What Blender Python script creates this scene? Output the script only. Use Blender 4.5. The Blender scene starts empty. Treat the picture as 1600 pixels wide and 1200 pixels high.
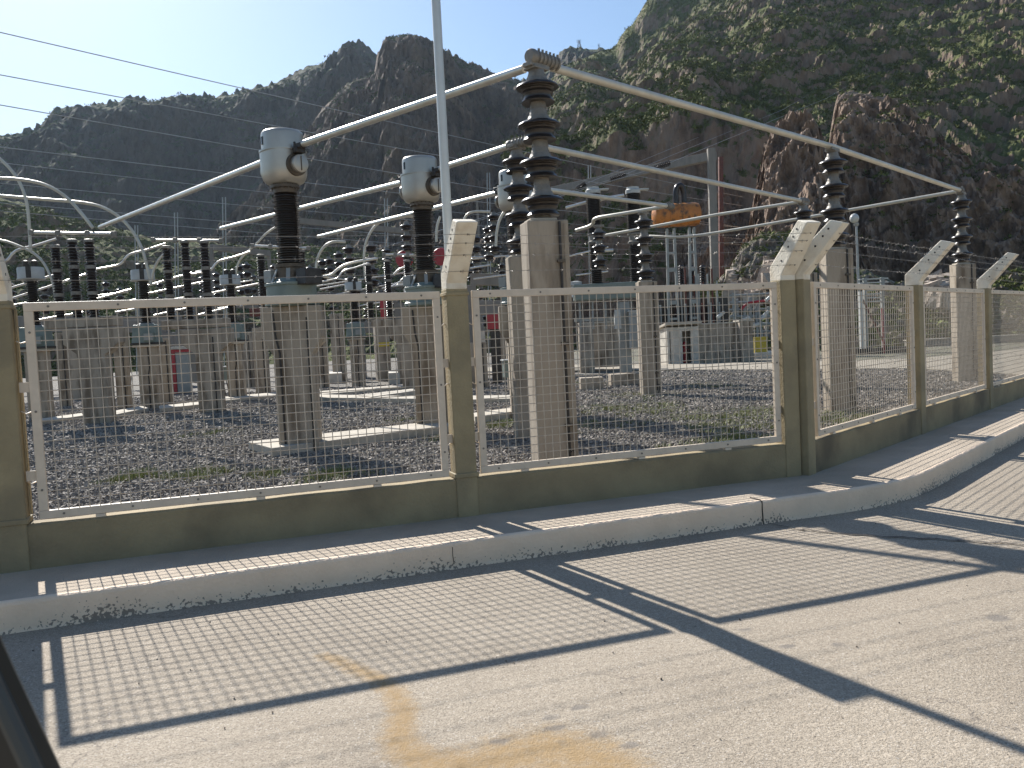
import bpy, bmesh, math, random
import numpy as np
from mathutils import Vector, Matrix
R = math.radians
sc = bpy.context.scene
C = sc.collection
rng = np.random.default_rng(7)
random.seed(7)

# ------------------------------------------------------------------ camera
PITCH, ROLL, F, H = .051, -.0497, 1310., 1.25
cp, sp, cr, sr = math.cos(PITCH), math.sin(PITCH), math.cos(ROLL), math.sin(ROLL)
FW = np.array([0, cp, -sp]); U0 = np.array([0, sp, cp]); R0 = np.array([1., 0, 0])
RT = cr*R0 + sr*U0; UP = -sr*R0 + cr*U0
cd = bpy.data.cameras.new('camera'); cam = bpy.data.objects.new('camera', cd); C.objects.link(cam)
cd.sensor_width = 36; cd.lens = 36*F/1600; cd.clip_start = .05; cd.clip_end = 6000
cd.dof.use_dof = True; cd.dof.focus_distance = 8; cd.dof.aperture_fstop = 16
m4 = Matrix(((RT[0], UP[0], -FW[0], 0), (RT[1], UP[1], -FW[1], 0), (RT[2], UP[2], -FW[2], H), (0, 0, 0, 1)))
cam.matrix_world = m4
sc.camera = cam
# ------------------------------------------------------------------ light
SUN_EL, SUN_AZ = R(36.8), R(-29.9)            # azimuth from +Y towards +X
w = bpy.data.worlds.new("World"); sc.world = w; w.use_nodes = True
nt = w.node_tree; bg = nt.nodes['Background']
sky = nt.nodes.new('ShaderNodeTexSky'); sky.sky_type = 'NISHITA'; sky.sun_disc = False
sky.sun_elevation = SUN_EL; sky.sun_rotation = SUN_AZ
sky.air_density = 1.25; sky.dust_density = .6; sky.ozone_density = 5; sky.altitude = 0
nt.links.new(sky.outputs[0], bg.inputs[0]); bg.inputs[1].default_value = .075
sl = bpy.data.lights.new('sun', 'SUN'); sl.energy = 5.0; sl.angle = R(.55); sl.color = (1, .965, .91)
so = bpy.data.objects.new('sun', sl); C.objects.link(so)
sd = Vector((math.sin(SUN_AZ)*math.cos(SUN_EL), math.cos(SUN_AZ)*math.cos(SUN_EL), math.sin(SUN_EL)))
so.rotation_euler = sd.to_track_quat('Z', 'Y').to_euler(); so.location = (-20, 30, 40)
sc.view_settings.view_transform = 'Standard'; sc.view_settings.look = 'None'
sc.view_settings.exposure = 0.76; sc.view_settings.gamma = 1

# ------------------------------------------------------------------ pixel helpers (photo measured at 1600x1200)
def ray(px, py): return FW + RT*(px-800)/F - UP*(py-600)/F
def onz(px, py, z):
    r = ray(px, py); t = (z-H)/r[2]; return Vector((0, 0, H)) + Vector(r*t)
def at(px, py, Y):
    r = ray(px, py); return Vector((0, 0, H)) + Vector(r*(Y/r[1]))
def gx(px, Y, z):
    d = np.array([0, Y, z-H]); return float(((px-800)/F*(d@FW) - d@RT)/RT[0])
def pos(px, Y, z): return Vector((gx(px, Y, z), Y, z))

# ------------------------------------------------------------------ materials
def WARM(c): return (c[0], c[1]*.968, c[2]*.905)
def pmat(name, c1, c2=None, scale=6, detail=6, rough=.8, metal=0, bump=0, bscale=40, lo=.35, hi=.65,
         stretch=(1, 1, 1), c3=None, s3=1.5, island=0, spec=None):
    m = bpy.data.materials.new(name); m.use_nodes = True; t = m.node_tree; N, L = t.nodes, t.links
    b = N['Principled BSDF']; b.inputs['Roughness'].default_value = rough; b.inputs['Metallic'].default_value = metal
    if spec is not None: b.inputs['Specular IOR Level'].default_value = spec
    if c2 is None: c2 = tuple(x*.8 for x in c1)
    c1, c2 = WARM(c1), WARM(c2); c3 = WARM(c3) if c3 else None
    g = N.new('ShaderNodeNewGeometry'); mp = N.new('ShaderNodeMapping'); mp.inputs['Scale'].default_value = stretch
    L.new(g.outputs['Position'], mp.inputs[0])
    n = N.new('ShaderNodeTexNoise'); n.inputs['Scale'].default_value = scale; n.inputs['Detail'].default_value = detail
    n.inputs['Roughness'].default_value = .62
    L.new(mp.outputs[0], n.inputs['Vector'])
    r = N.new('ShaderNodeValToRGB'); e = r.color_ramp.elements
    e[0].position, e[1].position = lo, hi; e[0].color = (*c2, 1); e[1].color = (*c1, 1)
    L.new(n.outputs['Fac'], r.inputs[0]); out = r.outputs[0]
    if c3 is not None:
        n3 = N.new('ShaderNodeTexNoise'); n3.inputs['Scale'].default_value = s3; n3.inputs['Detail'].default_value = 5
        L.new(mp.outputs[0], n3.inputs['Vector'])
        r3 = N.new('ShaderNodeValToRGB'); r3.color_ramp.elements[0].position = .48; r3.color_ramp.elements[1].position = .68
        L.new(n3.outputs['Fac'], r3.inputs[0])
        mx = N.new('ShaderNodeMix'); mx.data_type = 'RGBA'; L.new(r3.outputs[0], mx.inputs[0])
        L.new(out, mx.inputs[6]); mx.inputs[7].default_value = (*c3, 1); out = mx.outputs[2]
    if island:
        rr = N.new('ShaderNodeMapRange'); rr.inputs[3].default_value = 1-island; rr.inputs[4].default_value = 1+island
        L.new(g.outputs['Random Per Island'], rr.inputs[0])
        hs = N.new('ShaderNodeHueSaturation'); L.new(rr.outputs[0], hs.inputs['Value']); L.new(out, hs.inputs['Color']); out = hs.outputs[0]
    L.new(out, b.inputs['Base Color'])
    if bump:
        nb = N.new('ShaderNodeTexNoise'); nb.inputs['Scale'].default_value = bscale; nb.inputs['Detail'].default_value = 4
        L.new(mp.outputs[0], nb.inputs['Vector'])
        bp = N.new('ShaderNodeBump'); bp.inputs['Strength'].default_value = bump; bp.inputs['Distance'].default_value = .02
        L.new(nb.outputs['Fac'], bp.inputs['Height']); L.new(bp.outputs[0], b.inputs['Normal'])
    return m
M = {}
M['conc'] = pmat('column_concrete', (.42, .365, .3), (.32, .275, .22), 3, 8, .9, 0, .35, 60, .3, .7, (1, 1, .25), (.17, .135, .1), 5)
M['conc_light'] = pmat('slab_concrete', (.5, .46, .4), (.36, .33, .28), 4, 8, .9, 0, .3, 50)
M['conc_far'] = pmat('portal_concrete', (.27, .25, .23), (.2, .19, .175), 2, 6, .9, 0, .2, 20, stretch=(1, 1, .3))
M['post'] = pmat('khaki_paint', (.35, .29, .175), (.28, .232, .14), 5, 8, .75, 0, .25, 70, c3=(.23, .195, .125), s3=3)
M['wall'] = pmat('khaki_wall_paint', (.33, .272, .165), (.25, .203, .125), 2.5, 9, .85, 0, .35, 60, c3=(.15, .122, .08), s3=1.7)
M['white'] = pmat('white_arm_paint', (.82, .77, .67), (.74, .69, .59), 6, 8, .7, 0, .25, 70, c3=(.66, .59, .48), s3=9)
M['frame'] = pmat('frame_paint', (.7, .6, .49), (.6, .515, .42), 10, 6, .5, 0, .05, 100)
M['wire'] = pmat('galvanised_mesh', (.56, .5, .43), (.44, .39, .33), 30, 3, .5, .2)
M['barb'] = pmat('barbed_steel', (.4, .38, .35), (.28, .25, .22), 40, 3, .5, .3)
M['porc'] = pmat('brown_porcelain', (.036, .03, .027), (.021, .017, .015), 14, 5, .3, 0, .05, 60)
M['porc_dk'] = pmat('dark_porcelain', (.03, .02, .017), (.018, .012, .011), 9, 4, .3)
M['capm'] = pmat('cast_metal', (.27, .255, .23), (.19, .178, .16), 12, 6, .55, .25, .1, 80)
M['alu'] = pmat('aluminium_tube', (.72, .71, .68), (.6, .59, .56), 6, 5, .38, .85)
M['tube'] = pmat('painted_tube', (.6, .58, .52), (.5, .48, .42), 4, 5, .42, .3)
M['pole'] = pmat('pole_zinc', (.66, .65, .62), (.58, .57, .55), 5, 5, .42, .6)
M['boltz'] = pmat('bolt_zinc', (.22, .2, .18), (.16, .145, .13), 20, 3, .5, .3)
M['pathc'] = pmat('path_concrete', (.34, .305, .25), (.25, .222, .18), 2, 8, .9, 0, .3, 30)
M['head'] = pmat('cast_aluminium', (.46, .45, .42), (.4, .39, .365), 3, 6, .36, .55, .03, 120)
M['dkmetal'] = pmat('dark_metal', (.06, .055, .05), (.035, .03, .028), 10, 4, .5, .3)
M['bronze'] = pmat('bronze_flange', (.13, .105, .08), (.09, .075, .06), 18, 5, .5, .5)
M['green'] = pmat('grey_green_paint', (.2, .25, .235), (.15, .19, .18), 5, 6, .5, 0, .08, 60)
M['grey'] = pmat('grey_paint', (.3, .32, .32), (.24, .26, .26), 4, 6, .5, 0, .05, 60)
M['ltgrey'] = pmat('pale_grey_paint', (.5, .52, .52), (.42, .44, .44), 4, 6, .5)
M['red'] = pmat('red_paint', (.38, .03, .04), (.28, .022, .03), 6, 5, .45)
M['rust'] = pmat('rust_red', (.17, .055, .04), (.1, .04, .03), 5, 6, .7)
M['orange'] = pmat('orange_tank_paint', (.52, .2, .035), (.42, .15, .03), 3, 6, .5, c3=(.12, .06, .025), s3=4.5, stretch=(1.2, 1, 1))
M['yellow'] = pmat('yellow_paint', (.55, .42, .04), (.42, .32, .04), 8, 5, .5)
M['whitewash'] = pmat('whitewashed_render', (.6, .57, .52), (.42, .4, .36), 3, 8, .85, 0, .2, 40)
M['steel'] = pmat('galvanised_steel', (.42, .43, .43), (.33, .34, .34), 5, 5, .45, .5)
M['conduit'] = pmat('black_conduit', (.035, .03, .026), (.02, .018, .016), 10, 3, .5)
M['line'] = pmat('stranded_conductor', (.46, .46, .46), (.36, .36, .37), 2, 3, .5, .3)
M['rubble'] = pmat('pale_rubble', (.46, .4, .35), (.28, .23, .19), 3, 8, .9, 0, .6, 12, island=.3)
M['glass'] = pmat('lamp_glass', (.6, .6, .58), (.5, .5, .48), 3, 3, .15)
M['carblk'] = pmat('car_black_trim', (.012, .016, .018), (.008, .011, .013), 8, 3, .35)
M['edge_highlight'] = pmat('highlight_grey', (.06, .068, .07), (.045, .052, .054), 8, 3, .5)  # lighter grey for the painted highlight on the car edge
M['gauge'] = pmat('gauge_glass', (.02, .022, .025), (.015, .015, .018), 8, 3, .1)

# ------------------------------------------------------------------ mesh builder
class MB:
    def __init__(s): s.v, s.f, s.sm = [], [], []
    def add(s, vs, fs, smooth=False):
        o = len(s.v); s.v += [tuple(v) for v in vs]; s.f += [tuple(i+o for i in f) for f in fs]; s.sm += [smooth]*len(fs)
        return s
    def box(s, c, d, rz=0, top=1.0, ax=None):
        c = Vector(c); hx, hy, hz = d[0]/2, d[1]/2, d[2]/2; vs = []
        for z, k in ((-hz, 1), (hz, top)):
            for x, y in ((-hx, -hy), (hx, -hy), (hx, hy), (-hx, hy)):
                p = Vector((x*k, y*k, z))
                if ax is not None: p = ax @ p
                elif rz: p = Matrix.Rotation(rz, 3, 'Z') @ p
                vs.append(c+p)
        return s.add(vs, [(3, 2, 1, 0), (4, 5, 6, 7), (0, 1, 5, 4), (1, 2, 6, 5), (2, 3, 7, 6), (3, 0, 4, 7)])
    def bar(s, p, q, wd, th, up=(0, 0, 1)):
        p, q = Vector(p), Vector(q); d = q-p; l = d.length; d.normalize(); u = Vector(up)
        if abs(d.dot(u)) > .98: u = Vector((0, 1, 0))
        a = d.cross(u).normalized(); u = a.cross(d)
        return s.box((p+q)/2, (l, wd, th), ax=Matrix((d, a*-1, u)).transposed())
    def tube(s, pts, r, seg=10, cap=True, smooth=True):
        pts = [Vector(p) for p in pts]; n = len(pts); vs = []; a = None
        for i, p in enumerate(pts):
            d = (pts[min(i+1, n-1)]-pts[max(i-1, 0)]).normalized()
            if a is None:
                u = Vector((0, 0, 1)) if abs(d.z) < .9 else Vector((1, 0, 0)); a = d.cross(u).normalized()
            else: a = (a-d*a.dot(d)).normalized()
            b = d.cross(a); rr = r[i] if isinstance(r, (list, tuple)) else r
            for k in range(seg):
                t = 2*math.pi*k/seg; vs.append(p+(a*math.cos(t)+b*math.sin(t))*rr)
        fs = [(i*seg+k, i*seg+(k+1) % seg, (i+1)*seg+(k+1) % seg, (i+1)*seg+k) for i in range(n-1) for k in range(seg)]
        s.add(vs, fs, smooth)
        if cap:
            s.add(vs[:seg], [tuple(range(seg-1, -1, -1))]); s.add(vs[-seg:], [tuple(range(seg))])
        return s
    def lathe(s, prof, seg=24, c=(0, 0, 0), ax=None, sq=2.0):
        c = Vector(c); vs = []
        for r, z in prof:
            for k in range(seg):
                t = 2*math.pi*k/seg; x, y = math.cos(t), math.sin(t)
                if sq != 2:
                    kk = (abs(x)**sq+abs(y)**sq)**(-1/sq); x, y = x*kk, y*kk
                p = Vector((r*x, r*y, z))
                if ax is not None: p = ax @ p
                vs.append(c+p)
        n = len(prof)
        fs = [(i*seg+k, i*seg+(k+1) % seg, (i+1)*seg+(k+1) % seg, (i+1)*seg+k) for i in range(n-1) for k in range(seg)]
        fs.append(tuple(range(seg-1, -1, -1))); fs.append(tuple((n-1)*seg+k for k in range(seg)))
        return s.add(vs, fs, True)
    def prism(s, poly, z0, z1):
        n = len(poly); vs = [(*p[:2], z0) for p in poly]+[(*p[:2], z1) for p in poly]
        return s.add(vs, [tuple(range(n-1, -1, -1)), tuple(range(n, 2*n))]+[(i, (i+1) % n, (i+1) % n+n, i+n) for i in range(n)])
    def build(s, name, mat, parent=None, bevel=0, loc=None):
        me = bpy.data.meshes.new(name); me.from_pydata(s.v, [], s.f); me.polygons.foreach_set('use_smooth', s.sm)
        bm = bmesh.new(); bm.from_mesh(me); bmesh.ops.remove_doubles(bm, verts=bm.verts, dist=1e-5)
        bmesh.ops.recalc_face_normals(bm, faces=bm.faces); bm.to_mesh(me); bm.free()
        if any(s.sm): me.set_sharp_from_angle(angle=R(40))
        me.materials.append(M[mat] if isinstance(mat, str) else mat)
        o = bpy.data.objects.new(name, me); C.objects.link(o)
        if parent is not None: o.parent = parent
        if loc is not None: o.location = loc
        if bevel:
            b = o.modifiers.new('bevel', 'BEVEL'); b.width = bevel; b.segments = 2; b.limit_method = 'ANGLE'; b.angle_limit = R(50)
        return o
def T(name, label, cat, loc=(0, 0, 0), rz=0, group=None):
    o = bpy.data.objects.new(name, None); C.objects.link(o); o.location = loc; o.rotation_euler = (0, 0, rz)
    o.empty_display_size = .1
    o['label'] = label; o['category'] = cat
    if group: o['group'] = group
    return o
def tag(o, label, cat, group=None):
    o['label'] = label; o['category'] = cat
    if group: o['group'] = group
    return o
def struct(o, kind='structure'): o['kind'] = kind; return o
def copy_tree(o, parent=None):
    c = o.copy(); C.objects.link(c)
    if parent is not None: c.parent = parent
    for ch in list(o.children): copy_tree(ch, c)
    return c
def dup(o, loc, rz=None, label=None, scale=None):
    c = copy_tree(o); c.location = loc
    if rz is not None: c.rotation_euler = (0, 0, rz)
    if label: c['label'] = label
    if scale: c.scale = (scale,)*3
    return c
def npmesh(name, V, Fc, mat, smooth=False, k=4):
    me = bpy.data.meshes.new(name); V = np.asarray(V, np.float32); Fc = np.asarray(Fc, np.int32)
    me.vertices.add(len(V)); me.vertices.foreach_set('co', V.ravel())
    me.loops.add(Fc.size); me.loops.foreach_set('vertex_index', Fc.ravel())
    me.polygons.add(len(Fc)); me.polygons.foreach_set('loop_start', np.arange(len(Fc), dtype=np.int32)*k)
    me.polygons.foreach_set('use_smooth', np.full(len(Fc), smooth))
    me.update(calc_edges=True); me.materials.append(mat)
    o = bpy.data.objects.new(name, me); C.objects.link(o); return o
# value noise ------------------------------------------------------------------
def _h(ix, iy, iz):
    with np.errstate(over='ignore'):
        h = ix.astype(np.uint32)*np.uint32(374761393)+iy.astype(np.uint32)*np.uint32(668265263)+iz.astype(np.uint32)*np.uint32(2246822519)
        h = (h ^ (h >> np.uint32(13)))*np.uint32(1274126177); h ^= h >> np.uint32(16)
    return h.astype(np.float64)/4294967295.
def vn(x, y, z):
    x, y, z = np.broadcast_arrays(x, y, z); fx, fy, fz = np.floor(x), np.floor(y), np.floor(z)
    ix, iy, iz = fx.astype(np.int64), fy.astype(np.int64), fz.astype(np.int64)
    u, v, t = x-fx, y-fy, z-fz; u, v, t = [q*q*q*(q*(q*6-15)+10) for q in (u, v, t)]
    r = 0
    for a in (0, 1):
        for b in (0, 1):
            for c in (0, 1):
                r = r+_h(ix+a, iy+b, iz+c)*(u if a else 1-u)*(v if b else 1-v)*(t if c else 1-t)
    return r
def fbm(x, y, z, o=5, g=.5, ridge=False):
    s, a, f, tot = 0, 1., 1., 0
    for i in range(o):
        n = vn(x*f+i*17.3, y*f+i*9.1, z*f+i*5.7)
        if ridge: n = 1-np.abs(2*n-1)
        s = s+a*n; tot += a; a *= g; f *= 2.03
    return s/tot
# ================================================================== SETTING: ground, road, kerb
GZ = -.06                                            # gravel level inside the yard
A1, A2 = .3447, .826
FB = Vector((-.3187, 5.2996)); D1 = Vector((math.cos(A1), math.sin(A1))); N1 = Vector((-math.sin(A1), math.cos(A1)))
FC = Vector((2.1707, 6.166)); D2 = Vector((math.cos(A2), math.sin(A2))); N2 = Vector((-math.sin(A2), math.cos(A2)))
def f1(s, n=0, z=0): p = FB+D1*s+N1*n; return Vector((p.x, p.y, z))
def f2(s, n=0, z=0): p = FC+D2*s+N2*n; return Vector((p.x, p.y, z))

# road material: pale worn concrete, rust stain and oil drips carried as a vertex attribute
def road_mat():
    m = bpy.data.materials.new('road_concrete'); m.use_nodes = True; t = m.node_tree; N, L = t.nodes, t.links
    b = N['Principled BSDF']; b.inputs['Roughness'].default_value = .88
    g = N.new('ShaderNodeNewGeometry')
    def noise(s, d=6, ro=.6):
        n = N.new('ShaderNodeTexNoise'); n.inputs['Scale'].default_value = s; n.inputs['Detail'].default_value = d; n.inputs['Roughness'].default_value = ro
        L.new(g.outputs['Position'], n.inputs['Vector']); return n.outputs['Fac']
    def ramp(f, p0, c0, p1, c1):
        r = N.new('ShaderNodeValToRGB'); e = r.color_ramp.elements; e[0].position, e[1].position = p0, p1
        e[0].color = (*c0, 1); e[1].color = (*c1, 1); L.new(f, r.inputs[0]); return r.outputs[0]
    def mix(f, a, c, mode='MIX'):
        x = N.new('ShaderNodeMix'); x.data_type = 'RGBA'; x.blend_type = mode
        if isinstance(f, float): x.inputs[0].default_value = f
        else: L.new(f, x.inputs[0])
        L.new(a, x.inputs[6])
        if isinstance(c, tuple): x.inputs[7].default_value = (*c, 1)
        else: L.new(c, x.inputs[7])
        return x.outputs[2]
    base = ramp(noise(1.3, 9, .65), .3, WARM((.4, .345, .28)), .7, WARM((.52, .455, .375)))
    base = mix(.55, base, ramp(noise(.45, 4, .55), .35, (.8, .79, .78), .6, (1, 1, 1)), 'MULTIPLY')
    base = mix(.75, base, ramp(noise(48, 4, .75), .32, (.55, .53, .5), .6, (1.0, 1.0, 1.0)), 'MULTIPLY')
    base = mix(.8, base, ramp(noise(150, 3, .8), .38, (.3, .28, .26), .5, (1, 1, 1)), 'MULTIPLY')
    # pale aggregate
    v = N.new('ShaderNodeTexVoronoi'); v.inputs['Scale'].default_value = 55; L.new(g.outputs['Position'], v.inputs['Vector'])
    base = mix(ramp(v.outputs['Distance'], .13, (.55,)*3, .2, (0,)*3), base, (.62, .57, .5))
    # hairline cracks
    v3 = N.new('ShaderNodeTexVoronoi'); v3.feature = 'DISTANCE_TO_EDGE'; v3.inputs['Scale'].default_value = .55
    dv = N.new('ShaderNodeVectorMath'); dv.operation = 'ADD'; dn = N.new('ShaderNodeTexNoise'); dn.inputs['Scale'].default_value = 5; dn.inputs['Detail'].default_value = 7
    L.new(g.outputs['Position'], dn.inputs['Vector']); sc3 = N.new('ShaderNodeVectorMath'); sc3.operation = 'SCALE'; sc3.inputs['Scale'].default_value = .5
    L.new(dn.outputs['Color'], sc3.inputs[0]); L.new(g.outputs['Position'], dv.inputs[0]); L.new(sc3.outputs[0], dv.inputs[1]); L.new(dv.outputs[0], v3.inputs['Vector'])
    crk = ramp(v3.outputs['Distance'], .0015, (.6,)*3, .004, (0,)*3)
    cm = N.new('ShaderNodeMath'); cm.operation = 'MULTIPLY'; L.new(crk, cm.inputs[0]); L.new(ramp(noise(.9, 2), .5, (0,)*3, .6, (1,)*3), cm.inputs[1])
    base = mix(cm.outputs[0], base, (.12, .1, .085))
    v2 = N.new('ShaderNodeTexVoronoi'); v2.inputs['Scale'].default_value = 11; L.new(g.outputs['Position'], v2.inputs['Vector'])
    base = mix(ramp(v2.outputs['Distance'], .045, (.75,)*3, .07, (0,)*3), base, (.09, .075, .06))
    at1 = N.new('ShaderNodeAttribute'); at1.attribute_name = 'stain'
    mm = N.new('ShaderNodeMath'); mm.operation = 'MULTIPLY_ADD'; L.new(noise(26, 9, .82), mm.inputs[0]); mm.inputs[1].default_value = 1.7
    sb = N.new('ShaderNodeMath'); sb.operation = 'SUBTRACT'; L.new(at1.outputs['Fac'], sb.inputs[0]); sb.inputs[1].default_value = .92
    L.new(sb.outputs[0], mm.inputs[2])
    base = mix(ramp(mm.outputs[0], .3, (0,)*3, .95, (.85,)*3), base, (.33, .21, .085), 'MIX')
    at2 = N.new('ShaderNodeAttribute'); at2.attribute_name = 'oil'
    base = mix(ramp(at2.outputs['Fac'], .3, (0,)*3, .6, (.6,)*3), base, (.15, .135, .12))
    L.new(base, b.inputs['Base Color'])
    bp = N.new('ShaderNodeBump'); bp.inputs['Strength'].default_value = .7; bp.inputs['Distance'].default_value = .008
    ad = N.new('ShaderNodeMath'); ad.operation = 'ADD'; L.new(noise(110, 3, .75), ad.inputs[0]); L.new(noise(20, 4, .6), ad.inputs[1])
    L.new(ad.outputs[0], bp.inputs['Height']); L.new(bp.outputs[0], b.inputs['Normal'])
    return m
def sidewalk_mat():
    return pmat('sidewalk_concrete', (.54, .46, .375), (.45, .385, .315), 3, 9, .9, 0, .6, 110, c3=(.4, .34, .275), s3=1.3)

# one ground sheet to the horizon
g0 = MB().add([(-1400, -1400, -.5), (1400, -1400, -.5), (1400, 1400, -.5), (-1400, 1400, -.5)], [(0, 1, 2, 3)]).build('ground', pmat('dry_earth', (.2, .17, .13), (.14, .12, .09), .2, 8, .95)); struct(g0)
# kerb line (front edge), straight - bend - straight
K0 = Vector((-.407, 4.595)); KI = Vector((2.675, 5.72))
kd1 = (KI-K0).normalized(); kd2 = Vector((math.cos(R(47.9)), math.sin(R(47.9))))
kl = [KI-kd1*s for s in np.linspace(14, .5, 60)]
a_, b_ = KI-kd1*.5, KI+kd2*.6
kl += [a_*(1-t)**2+KI*2*t*(1-t)+b_*t*t for t in np.linspace(.06, .94, 14)]
kl += [KI+kd2*s for s in np.linspace(.6, 26, 70)]
def offs(poly, d):
    out = []
    for i, p in enumerate(poly):
        t = (poly[min(i+1, len(poly)-1)]-poly[max(i-1, 0)]).normalized(); out.append(p+Vector((-t.y, t.x))*d)
    return out
def strip(prof, poly, name, mat, jit=0):
    rows = [offs(poly, o) for o, z in prof]; n = len(poly); vs = []; fs = []
    for j, (o, z) in enumerate(prof):
        for i in range(n):
            q = rows[j][i]; vs.append((q.x, q.y, z+(random.uniform(-jit, jit) if jit and 0 < j < len(prof)-1 else 0)))
    for j in range(len(prof)-1):
        for i in range(n-1): fs.append((j*n+i, j*n+i+1, (j+1)*n+i+1, (j+1)*n+i))
    return MB().add(vs, fs, False).build(name, mat)
def dens(poly, st):
    out = []
    for a, b in zip(poly[:-1], poly[1:]):
        k = max(1, int((b-a).length/st)); out += [a+(b-a)*i/k for i in range(k)]
    return out+[poly[-1]]
klD = dens(kl, .05)
# kerb paint: white, chipped towards the foot
def kerb_mat():
    m = pmat('kerb_white_paint', (.86, .69, .54), (.78, .62, .48), 5, 8, .8, 0, .35, 60)
    t = m.node_tree; N, L = t.nodes, t.links; b = N['Principled BSDF']; src = b.inputs['Base Color'].links[0].from_socket
    g = [n for n in N if n.type == 'NEW_GEOMETRY'][0]
    sx = N.new('ShaderNodeSeparateXYZ'); L.new(g.outputs['Position'], sx.inputs[0])
    mr = N.new('ShaderNodeMapRange'); mr.inputs[1].default_value = 0; mr.inputs[2].default_value = .15; mr.inputs[3].default_value = .30; mr.inputs[4].default_value = -.14
    L.new(sx.outputs['Z'], mr.inputs[0])
    n1 = N.new('ShaderNodeTexNoise'); n1.inputs['Scale'].default_value = 62; n1.inputs['Detail'].default_value = 5; L.new(g.outputs['Position'], n1.inputs['Vector'])
    n2 = N.new('ShaderNodeTexNoise'); n2.inputs['Scale'].default_value = 2.1; n2.inputs['Detail'].default_value = 2; L.new(g.outputs['Position'], n2.inputs['Vector'])
    a1 = N.new('ShaderNodeMath'); a1.operation = 'ADD'; L.new(n1.outputs['Fac'], a1.inputs[0]); L.new(mr.outputs[0], a1.inputs[1])
    a2 = N.new('ShaderNodeMath'); a2.operation = 'MULTIPLY_ADD'; L.new(n2.outputs['Fac'], a2.inputs[0]); a2.inputs[1].default_value = .62; L.new(a1.outputs[0], a2.inputs[2])
    r = N.new('ShaderNodeValToRGB'); r.color_ramp.elements[0].position = .885; r.color_ramp.elements[1].position = .91
    mrr = N.new('ShaderNodeMath'); mrr.operation = 'MULTIPLY'; mrr.inputs[1].default_value = .8; L.new(a2.outputs[0], mrr.inputs[0]); L.new(mrr.outputs[0], r.inputs[0])
    mx = N.new('ShaderNodeMix'); mx.data_type = 'RGBA'; L.new(r.outputs[0], mx.inputs[0]); L.new(src, mx.inputs[6]); mx.inputs[7].default_value = (.27, .215, .165, 1)
    L.new(mx.outputs[2], b.inputs['Base Color'])
    return m
kb = strip([(0, -.06), (-.004, .0), (0, .02), (0, .06), (0, .1), (.001, .132), (.006, .145), (.016, .151), (.034, .152)], klD, 'kerb', kerb_mat(), .0012); struct(kb)
for px in (1185, 711):
    q = onz(px, {1185: 818, 711: 888}[px], 0); j = min(range(len(klD)), key=lambda i: (klD[i]-q.xy).length); q = klD[j]
    m = MB(); pr = [(-.0015, 0), (-.002, .05), (-.0015, .1), (.003, .146), (.02, .1535), (.05, .1535), (.12, .1535)] if px == 1185 else [(-.0015, .03), (-.0015, .08), (-.001, .125)]
    nn_ = Vector((-kd1.y, kd1.x)); m.tube([(q.x+nn_.x*o+random.uniform(-.003, .003), q.y+nn_.y*o, z) for o, z in pr], .0045 if px == 1185 else .002, 5)
    struct(m.build('kerb_crack', pmat('crack_dark', (.05, .04, .035), (.03, .025, .02), 30, 2, .95)))
swp = [(.034, .1517), (.3, .1505), (.6, .15), (1.08, .15), (1.1, -.2)]
sw = strip(swp, dens(kl, .25), 'sidewalk', sidewalk_mat()); struct(sw)

# road: fine grid near the camera inside one sheet, edge under the kerb
stain_px = [(505, 1025, .035), (530, 1033, .04), (560, 1048, .045), (590, 1060, .05), (615, 1080, .05), (632, 1110, .055), (622, 1145, .06),
            (635, 1175, .07), (680, 1195, .10), (740, 1195, .11), (800, 1180, .13), (860, 1168, .14), (920, 1180, .13), (960, 1205, .12), (860, 1225, .2), (740, 1230, .15)]
oil_px = [(868, 1138, .022), (905, 1105, .014), (860, 1120, .010), (1165, 985, .02), (1560, 966, .05), (1310, 1008, .02), (1230, 1010, .012), (985, 1165, .012), (935, 1147, .01), (780, 1160, .008)]
xs = np.arange(-4, 6.001, .035); ys = np.arange(.4, 7.0, .035)
X, Y = np.meshgrid(xs, ys); st = np.zeros_like(X); oil = np.zeros_like(X)
for (pxa, pya, ra), (pxb, pyb, rb) in zip(stain_px[:-1], stain_px[1:]):
    a, b = onz(pxa, pya, 0), onz(pxb, pyb, 0); dx, dy = b.x-a.x, b.y-a.y
    tt = np.clip(((X-a.x)*dx+(Y-a.y)*dy)/(dx*dx+dy*dy+1e-9), 0, 1)
    st = np.maximum(st, np.exp(-((X-a.x-tt*dx)**2+(Y-a.y-tt*dy)**2)/((ra+(rb-ra)*tt)*1.1)**2*.7))
xs2 = np.concatenate([[-400, -60, -15], xs, np.arange(6.2, 30, .4), [60, 400]]); ys2 = np.concatenate([[-400, -40, -8, -2], ys, np.arange(7.2, 32, .4)])
X2, Y2 = np.meshgrid(xs2, ys2); S2 = np.zeros_like(X2); S2[4:4+len(ys), 3:3+len(xs)] = st
# oil spots need a finer sheet: stretched a little, 3 cm grid is enough with noise
O2 = np.zeros_like(X2)
for px, py, r in oil_px:
    p = onz(px, py, 0); O2 = np.maximum(O2, np.exp(-((X2-p.x)**2+((Y2-p.y)*1.4)**2)/(max(r, .03)*1.2)**2))
ny, nx = X2.shape; idx = np.arange(nx*ny).reshape(ny, nx)
quads = np.stack([idx[:-1, :-1], idx[:-1, 1:], idx[1:, 1:], idx[1:, :-1]], -1).reshape(-1, 4)
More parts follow.
